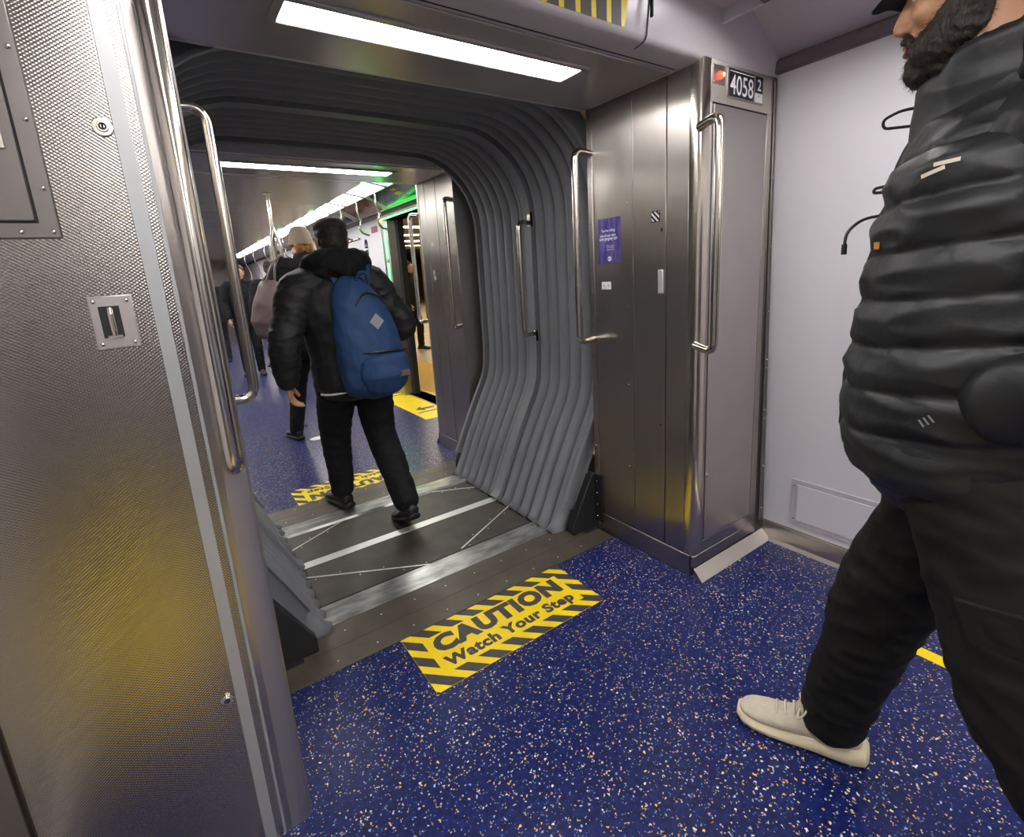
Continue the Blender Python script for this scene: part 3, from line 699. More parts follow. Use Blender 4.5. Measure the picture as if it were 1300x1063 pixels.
# advert panels on the sloping cove
def cove_pt(y, w, d=0):   # w 0 at the wall side, 1 at the ceiling side
    a = Vector((XR - .10, y, 2.135)); c = Vector((1.90, y, 2.285)); n = Vector((-.35, 0, -.94)); return a + (c - a) * w + n * d
for i, (y0, y1, m, lab) in enumerate(((4.35, 5.35, 'ad_blue', 'framed navy advertising panel with an amber figure above the open door'), (5.45, 6.35, 'ad_maroon', 'framed maroon advertising panel past the open door in the far car'),
                       (6.5, 7.9, 'ad_blue', 'framed navy advertising panel above the dark window'), (8.1, 9.6, 'ad_maroon', 'framed maroon advertising panel furthest down the far car'))):
    t = thing('advert_panel', lab, 'advert', cove_pt((y0 + y1) / 2, .5), 'advert panels on the cove')
    b = B(); b.prism([cove_pt(y0, .06, .004), cove_pt(y0, .94, .004), cove_pt(y0, .94, .010), cove_pt(y0, .06, .010)], (0, y1 - y0, 0)); b.make('screen', m, t, smooth=False)
    b = B()
    for (a0, a1, w0, w1) in ((y0 - .03, y0, .0, 1.0), (y1, y1 + .03, .0, 1.0), (y0, y1, .0, .06), (y0, y1, .94, 1.0)):
        b.prism([cove_pt(a0, w0, .0), cove_pt(a0, w1, .0), cove_pt(a0, w1, .016), cove_pt(a0, w0, .016)], (0, a1 - a0, 0))
    b.make('frame', 'alu', t, bevel=.002)
    if i == 0:
        b = B()
        for (yy, w, r) in ((4.78, .62, .05), (4.80, .42, .07), (4.77, .25, .055)):
            pts = [cove_pt(yy + r * 1.1 * cos(a), w + r * 1.2 * sin(a), .0105) for a in [k * pi / 7 for k in range(14)]]
            b.prism(pts, Vector((-.35, 0, -.94)) * .001)
        b.make('printed_figure', 'ad_art', t, smooth=False)
# green glow strips added along the ceiling edge to tint the ceiling
for i in range(4):
    y = 4.3 + 1.9 * i
    for s, xx in ((1, 1.585), (-1, .215)):
        o = B().box(xx - .012, xx + .012, y, y + .16, ZC - .006, ZC + .002).make('green_glow_strip', 'green')
        tag(o, 'small added green glow strip on the ceiling edge by the %s lamp row' % ('right' if s == 1 else 'left'), 'light', 'added green glow strips')
# ceiling air grilles
for i in range(3):
    y = 7.0 + 2.2 * i
    b = B()
    for k in range(4): b.box(.45 + .03 * k, .465 + .03 * k, y, y + .9, ZC - .008, ZC + .002)
    tag(b.make('air_grille', 'steel_dark'), 'narrow dark slotted air grille in the far car ceiling', 'grille', 'ceiling air grilles')

# central pole splitting in three
def pole(x, y, lab, full):
    t = thing('grab_pole', lab, 'pole', (x, y, 0), 'centre poles')
    B().tube([(x, y, 1.86), (x, y, ZC)], .016, 16).make('upper_tube', 'polished', t)
    B().cyl((x, y, ZC - .012), (x, y, ZC), .04, 24).make('ceiling_flange', 'polished', t)
    for k in range(3):
        a = radians(90 + 120 * k); dx, dy = .05 * cos(a), .05 * sin(a)
        B().tube([(x, y, 1.90), (x + dx * .3, y + dy * .3, 1.84), (x + dx, y + dy, 1.74), (x + dx, y + dy, 1.0), (x + dx * .3, y + dy * .3, .88), (x, y, .82)], .0145, 12, .03, 4).make('branch_tube', 'polished', t)
    B().tube([(x, y, 0), (x, y, .86)], .016, 16).make('lower_tube', 'polished', t)
    B().cyl((x, y, 0), (x, y, .012), .04, 24).make('floor_flange', 'polished', t)
pole(.93, 5.1, 'steel pole branching into three behind the woman in the knitted hat', 1)
pole(.93, 8.6, 'distant steel centre pole further down the far car', 1)

# curved stanchions with little ladders beside the seats
for i in range(6):
    y = 6.4 + 1.35 * i
    t = thing('curved_stanchion', '%s curved steel stanchion from the open door on the right side of the far car' % ordn[i], 'handrail', (1.82, y, 0), 'curved stanchions')
    B().tube([(1.72, y, 2.19), (1.70, y, 2.0), (1.78, y, 1.8), (1.80, y, 1.6), (1.70, y, 1.3), (1.72, y, .9), (1.79, y, .5), (1.79, y, 0)], .0145, 10, .12, 5).make('front_tube', 'polished', t)
    B().tube([(2.02, y, 1.62), (1.90, y, 1.45), (1.86, y, 1.15), (1.90, y, .8), (1.93, y, .49)], .0125, 10, .12, 5).make('rear_tube', 'polished', t)
    for k in range(4): B().tube([(1.715 + .0 * k, y, 1.15 - .12 * k), (1.88, y, 1.15 - .12 * k)], .008, 8).make('rung', 'polished', t)
# S-shaped hanging handles
for i in range(9):
    y = 4.75 + .55 * i
    b = B(); b.tube([(1.80, y, 2.17), (1.80, y, 2.06), (1.83, y, 1.99), (1.80, y, 1.92), (1.83, y, 1.86), (1.90, y, 1.84)], .011, 10, .05, 5)
    tag(b.make('hanging_handle', 'polished'), '%s S-shaped hanging hand grip from the open door under the right lamp row' % ordn[i], 'hand grip', 'hanging hand grips')
b = B(); b.tube([(1.92, 5.7, 1.84), (1.92, 10.0, 1.84)], .014, 12)
tag(b.make('overhead_rail', 'polished'), 'long horizontal overhead grab rail on the right of the far car', 'handrail')

def bench(x0, x1, y0, y1, s, lab, m):
    t = thing('seat_bench', lab, 'bench', ((x0 + x1) / 2, (y0 + y1) / 2, 0))
    b = B(); pr = [(x0, .43), (x0, .45), (x0 + s * .08, .46), (x1 - s * .06, .44), (x1 - s * .03, .50), (x1, .92), (x1 + s * .03, .92), (x1 + s * .03, .41)]
    b.prism([(p[0], y0, p[1]) for p in pr], (0, y1 - y0, 0)); b.make('seat_shell', m, t, bevel=.008)
    B().box(x0 + s * .06, x1, y0 + .05, y1 - .05, .0, .425).make('heater_box', 'steel', t)
    n = int((y1 - y0) / .46)
    for k in range(1, n): B().box(x0, x1, y0 + k * (y1 - y0) / n - .004, y0 + k * (y1 - y0) / n + .004, .45, .468).make('seat_divider', 'steel_dark', t)
bench(1.82, 2.17, 7.2, 10.6, 1, 'long yellow seat bench on the right of the far car under the dark window', 'seat_y')
bench(-.02, -.37, 6.0, 9.6, -1, 'blue-grey seat bench on the left of the far car behind the grab bars', 'seat')
bench(-.0, -.36, -5.0, -1.3, -1, 'blue-grey seat bench at the left wall of the near car', 'seat')
bench(1.80, 2.15, -5.0, -1.3, 1, 'blue-grey seat bench at the right wall of the near car', 'seat')

# ================================================================== PLATFORM
struct(B().box(XR + .16, 30, 1.5, 40, -.2, -.01).make('floor', 'plat', smooth=False))
t = thing('tactile_strip', 'yellow tactile strip along the platform edge outside the open door', 'platform strip', (3.0, 8, 0))
B().box(XR + .17, 3.45, 2.5, 22, -.012, -.002).make('strip_surface', 'tact', t, smooth=False)
b = B()
for ix in range(17):
    for iy in range(70): b.box(XR + .25 + ix * .055, XR + .27 + ix * .055, 5.0 + iy * .055, 5.02 + iy * .055, -.002, .003)
o = b.make('raised_dots', 'tact', t, smooth=False); o['kind'] = 'stuff'
struct(B().box(XR + .16, 30, 1.5, 40, 3.1, 3.2).make('ceiling', 'beam', smooth=False))
struct(B().box(30, 30.2, 1.5, 40, 0, 3.2).make('wall_platform', 'concrete', smooth=False)); struct(B().box(XR + .16, 30, 40, 40.2, -.2, 3.2).make('wall_platform', 'concrete', smooth=False))
struct(B().box(XR + .16, 30, 1.4, 1.5, -.2, 3.2).make('wall_platform', 'concrete', smooth=False))
for i in range(8):
    y = 6.0 + 2.6 * i
    tag(B().box(3.0, 24, y, y + .35, 2.93, 3.1).make('ceiling_beam', 'beam', bevel=.01), '%s brown ceiling beam from the train over the platform' % ordn[i], 'beam', 'platform ceiling beams')
for i in range(7):
    y = 7.4 + 2.6 * i
    t = thing('platform_light', '%s fluorescent lamp from the train over the platform' % ordn[i], 'ceiling light', (8, y, 2.7), 'platform lamps')
    B().box(3.2, 16, y - .05, y + .05, 2.98, 3.02).make('tube_cover', 'warm', t); B().box(3.2, 16, y - .09, y + .09, 3.02, 3.1).make('housing', 'beam', t)
t = thing('lit_screen', 'bright blue lit screen far away on the platform', 'screen', (14.5, 24, 1.5))
B().box(14.4, 15.8, 27.98, 28.0, .6, 2.3).make('screen_face', 'cyan', t); B().box(14.3, 15.9, 28.0, 28.1, -.01, 2.4).make('screen_housing', 'beam', t)
b = B(); b.box(7.6, 8.0, 16.0, 16.4, -.01, 2.9); tag(b.make('platform_column', 'beam', bevel=.03), 'square brown steel column on the platform', 'column')

# ================================================================== PEOPLE
def frame(f, u):
    f = Vector(f).normalized(); u = Vector(u); u = (u - f * u.dot(f)).normalized(); r = f.cross(u); return r, f, u
def head_lofts(b, c, f, u, k=1.0, detail=False):
    r, f, u = frame(f, u); c = Vector(c); rot = Matrix((r, f, u)).transposed()
    P = lambda s, a, z: c + (r * s + f * a + u * z) * k
    E = lambda s, a, z, rs, ra, rz, q=None: b.ell(P(s, a, z), (rs * k, ra * k, rz * k), rot @ q if q else rot, 20)
    E(0, -.018, .035, .076, .094, .082); E(0, .022, -.005, .066, .072, .085); E(0, .028, -.055, .056, .060, .055)
    E(0, .050, -.088, .034, .034, .026); E(.038, .010, -.060, .022, .045, .040); E(-.038, .010, -.060, .022, .045, .040)
    E(0, .079, .030, .050, .018, .016)
    b.loft([(*P(0, .088, .028), .009 * k, .010 * k), (*P(0, .099, .008), .009 * k, .012 * k), (*P(0, .110, -.014), .012 * k, .013 * k), (*P(0, .112, -.022), .014 * k, .011 * k)], side=r, n=12)
    for s in (1, -1):
        E(s * .0125, .102, -.025, .008, .011, .0075); E(s * .030, .083, .036, .020, .010, .007); E(s * .040, .066, -.018, .020, .018, .022)
        E(s * .078, -.012, -.006, .007, .018, .031); E(s * .083, -.018, .004, .006, .016, .022); E(s * .077, -.004, -.033, .006, .009, .010)
    E(0, .084, -.048, .030, .014, .016)
    b.loft([(*P(-.024, .088, -.054), .004 * k), (*P(-.008, .100, -.0515), .007 * k), (*P(.008, .100, -.0515), .007 * k), (*P(.024, .088, -.054), .004 * k)], side=u, n=8)
    b.loft([(*P(-.021, .087, -.064), .004 * k), (*P(0, .099, -.0655), .008 * k), (*P(.021, .087, -.064), .004 * k)], side=u, n=8)
    return P, (r, f, u), rot
def hand_lofts(b, w, d, n, th, curl=.5, k=1.0):
    """w wrist, d towards the fingertips, n palm normal, th thumb side"""
    w = Vector(w); d = Vector(d).normalized(); n = Vector(n); n = (n - d * n.dot(d)).normalized(); t = d.cross(n)
    if t.dot(Vector(th)) < 0: t = -t
    b.loft([(*w, .027 * k, .020 * k), (*(w + d * .03 * k), .036 * k, .0165 * k), (*(w + d * .065 * k), .041 * k, .0145 * k), (*(w + d * .088 * k), .040 * k, .012 * k)], side=t, n=16)
    for o, l, r0, dc in ((.030, .072, .0090, 0), (.010, .080, .0093, .06), (-.010, .075, .0088, .12), (-.029, .060, .0078, .2)):
        p = w + (d * .084 + t * o) * k; a = 0.12; pts = [(*p, r0 * k)]; dr = (d + t * o * 2.2).normalized()
        for seg, fr in enumerate((.45, .31, .24)):
            a += (curl + dc) * (.75 if seg else .6); v = dr * cos(a) + n * sin(a); q = p + v * (l * fr * k)
            pts += [(*(p + v * l * fr * k * .5), r0 * k * (1 - .07 * seg - .03)), (*q, r0 * k * (1 - .09 * (seg + 1)))]; p = q
        b.loft(pts, side=t, n=10)
    p = w + (d * .028 + t * .026 + n * .004) * k
    b.loft([(*p, .013 * k), (*(p + (d * .022 + t * .018 + n * .008) * k), .0125 * k), (*(p + (d * .045 + t * .026 + n * .018) * k), .0105 * k), (*(p + (d * .066 + t * .026 + n * .028) * k), .0085 * k)], side=n, n=10)
def lerp(a, b, t): return Vector(a) * (1 - t) + Vector(b) * t
def limb(b, pts, side=(1, 0, 0), n=18): b.loft([(*Vector(p[0]), *p[1:]) for p in pts], side=side, n=n)
def smooth_path(P, sub=6):
    """P: list of (Vector, ra, rb) -> catmull-rom resampled"""
    out = []
    Q = [P[0]] + list(P) + [P[-1]]
    for i in range(1, len(Q) - 2):
        for k in range(sub):
            t = k / sub; r = []
            def cr(a, b_, c, d): return .5 * ((2 * b_) + (c - a) * t + (2 * a - 5 * b_ + 4 * c - d) * t * t + (3 * b_ - a - 3 * c + d) * t ** 3)
            v = cr(Q[i - 1][0], Q[i][0], Q[i + 1][0], Q[i + 2][0]); out.append((v, cr(Q[i - 1][1], Q[i][1], Q[i + 1][1], Q[i + 2][1]), cr(Q[i - 1][2], Q[i][2], Q[i + 1][2], Q[i + 2][2])))
    out.append(P[-1]); return out
def shoe(heel, f, name, m, parent, L=.29, sole_m='shoe_black', pitch=0.0, hk=1.0):
    """heel: back of the heel on the floor, f: horizontal direction to the toe, pitch raises the heel"""
    f = Vector(f); f.z = 0; f.normalize(); r = Vector((f.y, -f.x, 0)); heel = Vector(heel); up = Vector((0, 0, 1))
    piv = heel + f * (L * .78)
    def P(a, s, z):
        q = Vector((a * L, 0, z)); 
        d = q.x - L * .78
        if pitch and d < 0: q = Vector((L * .78 + d * cos(pitch) , 0, z * cos(pitch) - d * sin(pitch)))
        return heel + f * q.x + r * s + up * q.z
    def section(a, w, z0, z1, e=2.4, n=20):
        out = []
        for k in range(n):
            t = 2 * pi * k / n; c, s_ = cos(t), sin(t)
            x = w * math.copysign(abs(c) ** (2 / e), c); zz = (z0 + z1) / 2 + (z1 - z0) / 2 * math.copysign(abs(s_) ** (2 / e), s_)
            if zz > (z0 + z1) / 2: x *= 1 - .35 * ((zz - (z0 + z1) / 2) / ((z1 - z0) / 2)) ** 2
            out.append(P(a, x, zz))
        return out
    sec = [(-.005, .012, .030, .060), (.01, .026, .022, .080), (.05, .034, .018, .098), (.14, .038, .016, .105), (.26, .039, .014, .106), (.36, .040, .012, .098), (.48, .043, .012, .082), (.62, .047, .012, .066), (.76, .049, .012, .056), (.87, .045, .013, .050), (.95, .034, .014, .042), (.995, .015, .018, .032)]
    kx = .012 if sole_m == 'sole' else 0.0; b = B(); b.rings([section(a, w, z0 + kx, z1 * hk + kx) for a, w, z0, z1 in sec]); up_ = remesh(b, name, m, .006, parent, 4)
    b = B(); sk = 1.3 if sole_m == 'sole' else 1.0; ss = [(a, w + kx * .45, z0, z1 * (sk if a < .4 else 1.1) + kx * .8) for a, w, z0, z1 in [(-.055, .018, .014, .034), (-.03, .031, .004, .042), (.06, .040, .0, .040), (.2, .042, .0, .036), (.38, .044, .002, .032), (.55, .047, .0, .028), (.72, .050, .0, .027), (.86, .047, .001, .026), (.95, .037, .004, .026), (1.01, .017, .012, .026)]]
    b.rings([section(a, w, z0, z1, 3.5) for a, w, z0, z1 in ss]); so = b.make('sole', sole_m, up_)
    return up_, P, so

def person(name_label, J, o, cat='person', group=None):
    """J: joints; o: options. Parts: body, hair / hat, top, sleeves, trousers, shoes"""
    T = thing('person', name_label, cat, J['root'], group)
    k = o.get('k', 1.0); vox = o.get('vox', .009)
    sh = (J['shR'] - J['shL']).normalized(); hp = (J['hipR'] - J['hipL']).normalized()
    nb = J['neck']; hc = J['head']
    b = B(); Pf, ax, rot = head_lofts(b, hc, J['hf'], J['hu'], o.get('hk', 1.0))
    limb(b, [(nb - (hc - nb) * .15, .070, .062), (nb + (hc - nb) * .35, .058, .056), (nb + (hc - nb) * .7, .055, .055)], sh)
    pel = (J['hipL'] + J['hipR']) / 2; chest = lerp(pel, nb, .68)
    limb(b, smooth_path([(pel, .14, .10), (lerp(pel, nb, .3), .125, .09), (chest, .155, .10), (lerp(pel, nb, .92), .12, .08)]), sh)
    for S_ in ('L', 'R'):
        limb(b, [(J['sh' + S_], .05, .05), (lerp(J['sh' + S_], J['el' + S_], .5), .043, .043), (J['el' + S_], .036, .036), (lerp(J['el' + S_], J['wr' + S_], .4), .036, .034), (J['wr' + S_], .027, .020)], sh)
        b.loft([(*lerp(nb, J['sh' + S_], .2), .05), (*J['sh' + S_], .05)], side=(0, 1, 0))
        limb(b, [(J['hip' + S_], .085, .085), (lerp(J['hip' + S_], J['kn' + S_], .5), .072, .075), (J['kn' + S_], .052, .055), (lerp(J['kn' + S_], J['an' + S_], .35), .050, .052), (J['an' + S_], .034, .038), (J['an' + S_] + J['tf' + S_] * .06 - Vector((0, 0, .035)), .032, .03)], hp)
        hd = J.get('hand' + S_)
        if hd: hand_lofts(b, J['wr' + S_], hd[0], hd[1], hd[2], hd[3], k)
    body = remesh(b, 'body', 'skin', o.get('bvox', .0075), T, 2)
    # trousers
    b = B(); tr = o.get('tr', 1.0); waist = lerp(pel, nb, .22)
    limb(b, [(waist, .165 * tr, .125 * tr), (pel + Vector((0, 0, .04)), .18 * tr, .135 * tr), (pel - Vector((0, 0, .05)), .155 * tr, .12 * tr)], hp, 24)
    for S_ in ('L', 'R'):
        rs = J.get('tr' + S_, (.098, .090, .070, .066, .056))
        h, kn, an = J['hip' + S_], J['kn' + S_], J['an' + S_]
        limb(b, smooth_path([(h + Vector((0, 0, .02)), rs[0] * tr, rs[0] * 1.1 * tr), (lerp(h, kn, .45), rs[1] * tr, rs[1] * 1.05 * tr), (kn, rs[2] * tr, rs[2] * 1.05 * tr), (lerp(kn, an, .45), rs[3] * tr, rs[3] * 1.05 * tr), (lerp(kn, an, o.get('hemk', 1.05)), rs[4] * tr, rs[4] * 1.15 * tr)]), hp, 20)
    tro = remesh(b, 'trousers', o.get('trm', 'trouser'), vox, T, 5, fold(o.get('fa', .007), 9, (1, 1, 1.7)))
    for S_ in ('L', 'R'):
        an = J['an' + S_]; f = J['tf' + S_]; heel = Vector((an.x, an.y, max(0.0, J.get('hz' + S_, 0)))) - f * .075
        up_, Ps, so = shoe(heel, f, 'shoe', o.get('shm', 'shoe_black'), T, o.get('shL', .285), o.get('som', 'shoe_black'), J.get('pitch' + S_, 0))
        J['shoe' + S_] = (up_, Ps, so)
    # upper garment
    if not o.get('custom_top'):
        b = B(); w = o.get('w', 1.0); hem = lerp(pel, nb, o.get('hem', -.06))
        limb(b, smooth_path([(hem, .190 * w, .155 * w), (lerp(pel, nb, .25), .185 * w, .150 * w), (lerp(pel, nb, .6), .205 * w, .150 * w), (lerp(pel, nb, .84), .195 * w, .120 * w), (nb, .105 * w, .085 * w), (lerp(nb, hc, .3), .085, .080)]), sh, 26)
        top = remesh(b, 'coat', o.get('topm', 'jacket'), vox, T, 5, fold(.008, 8, (1, 1, 1.4)))
        for S_ in ('L', 'R'):
            b = B(); q = J['sh' + S_]; e = J['el' + S_]; wr = J['wr' + S_]; a = o.get('sr', 1.0)
            limb(b, smooth_path([(lerp(nb, q, .45) - Vector((0, 0, .03)), .085 * a, .085 * a), (q - Vector((0, 0, .01)), .088 * a, .09 * a), (lerp(q, e, .55), .072 * a, .074 * a), (e, .066 * a, .066 * a), (lerp(e, wr, .5), .060 * a, .060 * a), (lerp(e, wr, .98), .044 * a, .044 * a)]), (0, 1, 0) if abs(sh.x) > .5 else (1, 0, 0), 20)
            remesh(b, 'sleeve', o.get('topm', 'jacket'), vox, T, 4, fold(.009, 11, (1, 1, 1.8)))
    return T, Pf, ax, rot, body

def stand(x, y, hd, h=1.72, step=.12, lean=0.0, sw=.18):
    """a standing or walking pose: hd heading vector"""
    f = Vector((hd[0], hd[1], 0)).normalized(); r = Vector((f.y, -f.x, 0)); U_ = Vector((0, 0, 1)); g = h / 1.72
    c = Vector((x, y, 0)); J = {'root': c}
    P = lambda a, s, z: c + f * (a * g) + r * (s * g) + U_ * (z * g)
    J['hipL'] = P(0, -.09, .90); J['hipR'] = P(0, .09, .90)
    J['knL'] = P(step * .7 + .04, -.10, .49); J['knR'] = P(-step * .3 + .04, .10, .49)
    J['anL'] = P(step, -.10, .09); J['anR'] = P(-step, .10, .09)
    J['tfL'] = (f - r * .12).normalized(); J['tfR'] = (f + r * .12).normalized()
    J['neck'] = P(lean, 0, 1.44); J['shL'] = P(lean, -.19, 1.39); J['shR'] = P(lean, .19, 1.39)
    J['elL'] = P(lean - sw * .5, -.25, 1.12); J['elR'] = P(lean + sw * .2, .25, 1.12)
    J['wrL'] = P(lean + .02, -.24, .88); J['wrR'] = P(lean + sw, .22, .92)
    J['head'] = P(lean + .045, 0, 1.60); J['hf'] = f; J['hu'] = U_
    J['handL'] = (Vector((0, 0, -1)) + f * .2, r, f, .45); J['handR'] = (Vector((0, 0, -1)) + f * .2, -r, f, .45)
    return J, f, r, P

def hair_cap(T, c, f, u, m, name='hair', k=1.0, low=-.035, cover=1.0, vox=.006, disp=.003):
    r, f, u = frame(f, u); rot = Matrix((r, f, u)).transposed(); c = Vector(c); b = B()
    P = lambda s, a, z: c + (r * s + f * a + u * z) * k
    b.ell(P(0, -.024, .043), (.083 * k * cover, .098 * k * cover, .083 * k * cover), rot, 24); b.ell(P(0, -.052, -.010), (.070 * k, .064 * k, .070 * k), rot, 20)
    for s in (1, -1): b.ell(P(s * .070, -.005, .012), (.010 * k, .030 * k, .035 * k), rot, 12)
    return remesh(b, name, m, vox, T, 2, lambda q, n: disp * noise.noise(q * 90))

# ---- bearded man in the black puffer jacket, walking past on the right
J = {'root': Vector((1.22, .25, 0))}
J.update(hipL=Vector((1.13, .205, .95)), hipR=Vector((1.29, .235, .94)), knL=Vector((1.10, .065, .52)), knR=Vector((1.305, .385, .52)),
         anL=Vector((1.09, -.27, .17)), anR=Vector((1.315, .475, .105)), tfL=Vector((-.05, 1, 0)).normalized(), tfR=Vector((-.38, .92, 0)).normalized(),
         neck=Vector((1.20, .245, 1.58)), shL=Vector((1.07, .18, 1.48)), shR=Vector((1.33, .20, 1.48)), elL=Vector((.992, -.06, 1.225)), elR=Vector((1.46, .06, 1.20)),
         wrL=Vector((1.01, .20, 1.12)), wrR=Vector((1.40, .30, 1.12)), head=Vector((1.20, .312, 1.772)), hf=Vector((-.05, 1, -.10)), hu=Vector((0, .06, 1)))
J['handL'] = (Vector((.25, 1, -.25)), Vector((1, 0, 0)), Vector((0, .3, 1)), .4); J['handR'] = (Vector((-.25, 1, -.25)), Vector((-1, 0, 0)), Vector((0, .3, 1)), .4)
J['trL'] = (.118, .112, .100, .092, .074); J['trR'] = (.115, .108, .094, .082, .064); J['pitchL'] = .55
T, Pf, ax, rot, body = person('bearded man in black puffer jacket and black trousers striding past on the right', J,
      dict(custom_top=True, tr=1.0, shm='knit', som='sole', shL=.305, vox=.008, bvox=.0045, fa=.011))
hr_, hf_, hu_ = ax
# eyes
for s in (1, -1):
    e = B().ell(Pf(s * .031, .0745, .016), (.0125, .0125, .0125), rot, 16).make('eye', 'eye', T); B().ell(Pf(s * .031, .084, .016), (.0055, .004, .0055), rot, 12).make('iris', 'iris', e)
b = B(); b.loft([(*Pf(-.018, .0985, -.0535), .003), (*Pf(0, .105, -.052), .0045), (*Pf(.018, .0985, -.0535), .003)], side=hu_, n=8)
b.loft([(*Pf(-.016, .0985, -.062), .003), (*Pf(0, .104, -.0645), .006), (*Pf(.016, .0985, -.062), .003)], side=hu_, n=8); remesh(b, 'lips', 'lip', .002, T, 1)
# beard
b = B(); E = lambda s, a, z, rs, ra, rz: b.ell(Pf(s, a, z), (rs, ra, rz), rot, 20)
E(0, .068, -.100, .038, .040, .038); E(0, .040, -.105, .050, .048, .032)
for s in (1, -1):
    E(s * .040, .044, -.076, .027, .040, .036); E(s * .055, .014, -.056, .018, .040, .042); E(s * .066, -.004, -.020, .012, .018, .050); E(s * .030, .070, -.080, .022, .024, .028)
    b.loft([(*Pf(0, .100, -.0415), .006, .008), (*Pf(s * .016, .097, -.045), .0075, .010), (*Pf(s * .030, .083, -.058), .008, .011), (*Pf(s * .034, .074, -.078), .010, .012)], side=hu_, n=10)
def bd(q, n): return .0035 * noise.noise(q * 120) + .003 * noise.noise(q * 45)
beard = remesh(b, 'beard', 'hair', .0035, T, 2, bd)
# loose hairs standing out of the beard
me = beard.data; hb = B(); vs = list(me.vertices); random.seed(7)
for v in random.sample(vs, min(2600, len(vs))):
    w_ = v.co; n = (v.normal + Vector((random.uniform(-.5, .5), random.uniform(-.3, .3), random.uniform(-.9, 0)))).normalized(); L_ = random.uniform(.004, .011); s_ = n.orthogonal().normalized() * .00035
    s2 = n.cross(s_).normalized() * .00035
    a0 = [hb.bm.verts.new(w_ + s_), hb.bm.verts.new(w_ - s_ * .5 + s2), hb.bm.verts.new(w_ - s_ * .5 - s2)]; tp = hb.bm.verts.new(w_ + n * L_)
    for i in range(3): hb.bm.faces.new([a0[i], a0[(i + 1) % 3], tp])
o = hb.make('beard_strands', 'hair', None, smooth=False); o['kind'] = 'stuff'; o.parent = beard
hair_cap(T, J['head'], J['hf'], J['hu'], 'hair')
# flat-peaked cap
cp = B(); cp.ell(Pf(0, -.010, .070), (.090, .108, .070), rot, 24); cap = remesh(cp, 'cap', 'hood', .006, T, 3)
cb = B(); rows = []
for i in range(9):
    t_ = i / 8; a = .070 + .085 * t_; w_ = .072 * math.sqrt(max(.02, 1 - (t_ * .97) ** 2.4)); 
    rows.append([Pf(s * w_, a - .02 * s * s, .047 - .10 * (s * w_) ** 2 * 20 - .012 * t_) for s in (-1, -.6, -.2, .2, .6, 1)])
cb.rings(rows, cap=False, close=False); br = cb.make('peak', 'hood', cap); md = br.modifiers.new('t', 'SOLIDIFY'); md.thickness = .004
# puffer torso
X0 = Vector((1, 0, 0))
tors = smooth_path([(Vector((1.205, .255, .965)), .185, .180), (Vector((1.20, .255, 1.00)), .205, .196), (Vector((1.20, .25, 1.09)), .212, .197), (Vector((1.20, .252, 1.20)), .212, .186), (Vector((1.20, .25, 1.34)), .212, .170),
                    (Vector((1.20, .245, 1.45)), .205, .158), (Vector((1.20, .24, 1.53)), .165, .140), (Vector((1.20, .245, 1.585)), .122, .122), (Vector((1.20, .25, 1.62)), .112, .118)], 8)
b = B(); b.loft([(*p[0], p[1], p[2]) for p in tors], side=X0, n=48)
def quilt(c, n):
    z = c.z + .10 * (c.y - .30)
    if z > 1.51 or z < 1.02: base = 0
    else:
        u = (z - 1.03) / .08; base = .014 * (abs(sin(pi * u)) ** .55 - .5)
    w_ = 0.006 * noise.noise(c * 13) + .0045 * (1 - abs(noise.noise(Vector((c.x * 9, c.y * 9, c.z * 22)))) * 3)
    front = abs(c.x - 1.20) < .028 and c.y > .25
    return (.008 if front else base) + w_
jk = remesh(b, 'puffer_jacket', 'puffer', .006, T, 3, quilt)
# collar and hood bundled behind the neck
b = B(); rows = []
for k in range(33):
    a = 2 * pi * k / 32; 
cl = []
for (z, r1, r2, ty) in ((1.555, .125, .132, .0), (1.60, .122, .132, .0), (1.655, .120, .130, .02), (1.668, .104, .114, .02), (1.62, .094, .102, .0), (1.56, .094, .094, .0)):
    cl.append([Vector((1.20 + r1 * cos(a), .252 + r2 * sin(a), z - .11 * (r2 * sin(a)) - (0.02 if sin(a) > .5 else 0) + (.03 if sin(a) < -.2 else 0))) for a in [2 * pi * k / 40 for k in range(40)]])
b.rings(cl + [cl[0]], cap=False); bmesh.ops.remove_doubles(b.bm, verts=b.bm.verts, dist=1e-5)
col_ = remesh(b, 'collar', 'puffer', .0045, T, 4, lambda c, n: .004 * noise.noise(c * 14) + .008 * (.4 - abs(noise.noise(Vector((c.x * 6, c.y * 6, c.z * 16))))))
b = B(); b.tube([Vector((1.20 + .125 * cos(a), .22 + .14 * sin(a), 1.60 + .02 * cos(2 * a))) for a in [radians(180 + 18 * k) for k in range(11)]], .036, 16)
remesh(b, 'folded_hood', 'puffer', .007, T, 4, fold(.012, 14))
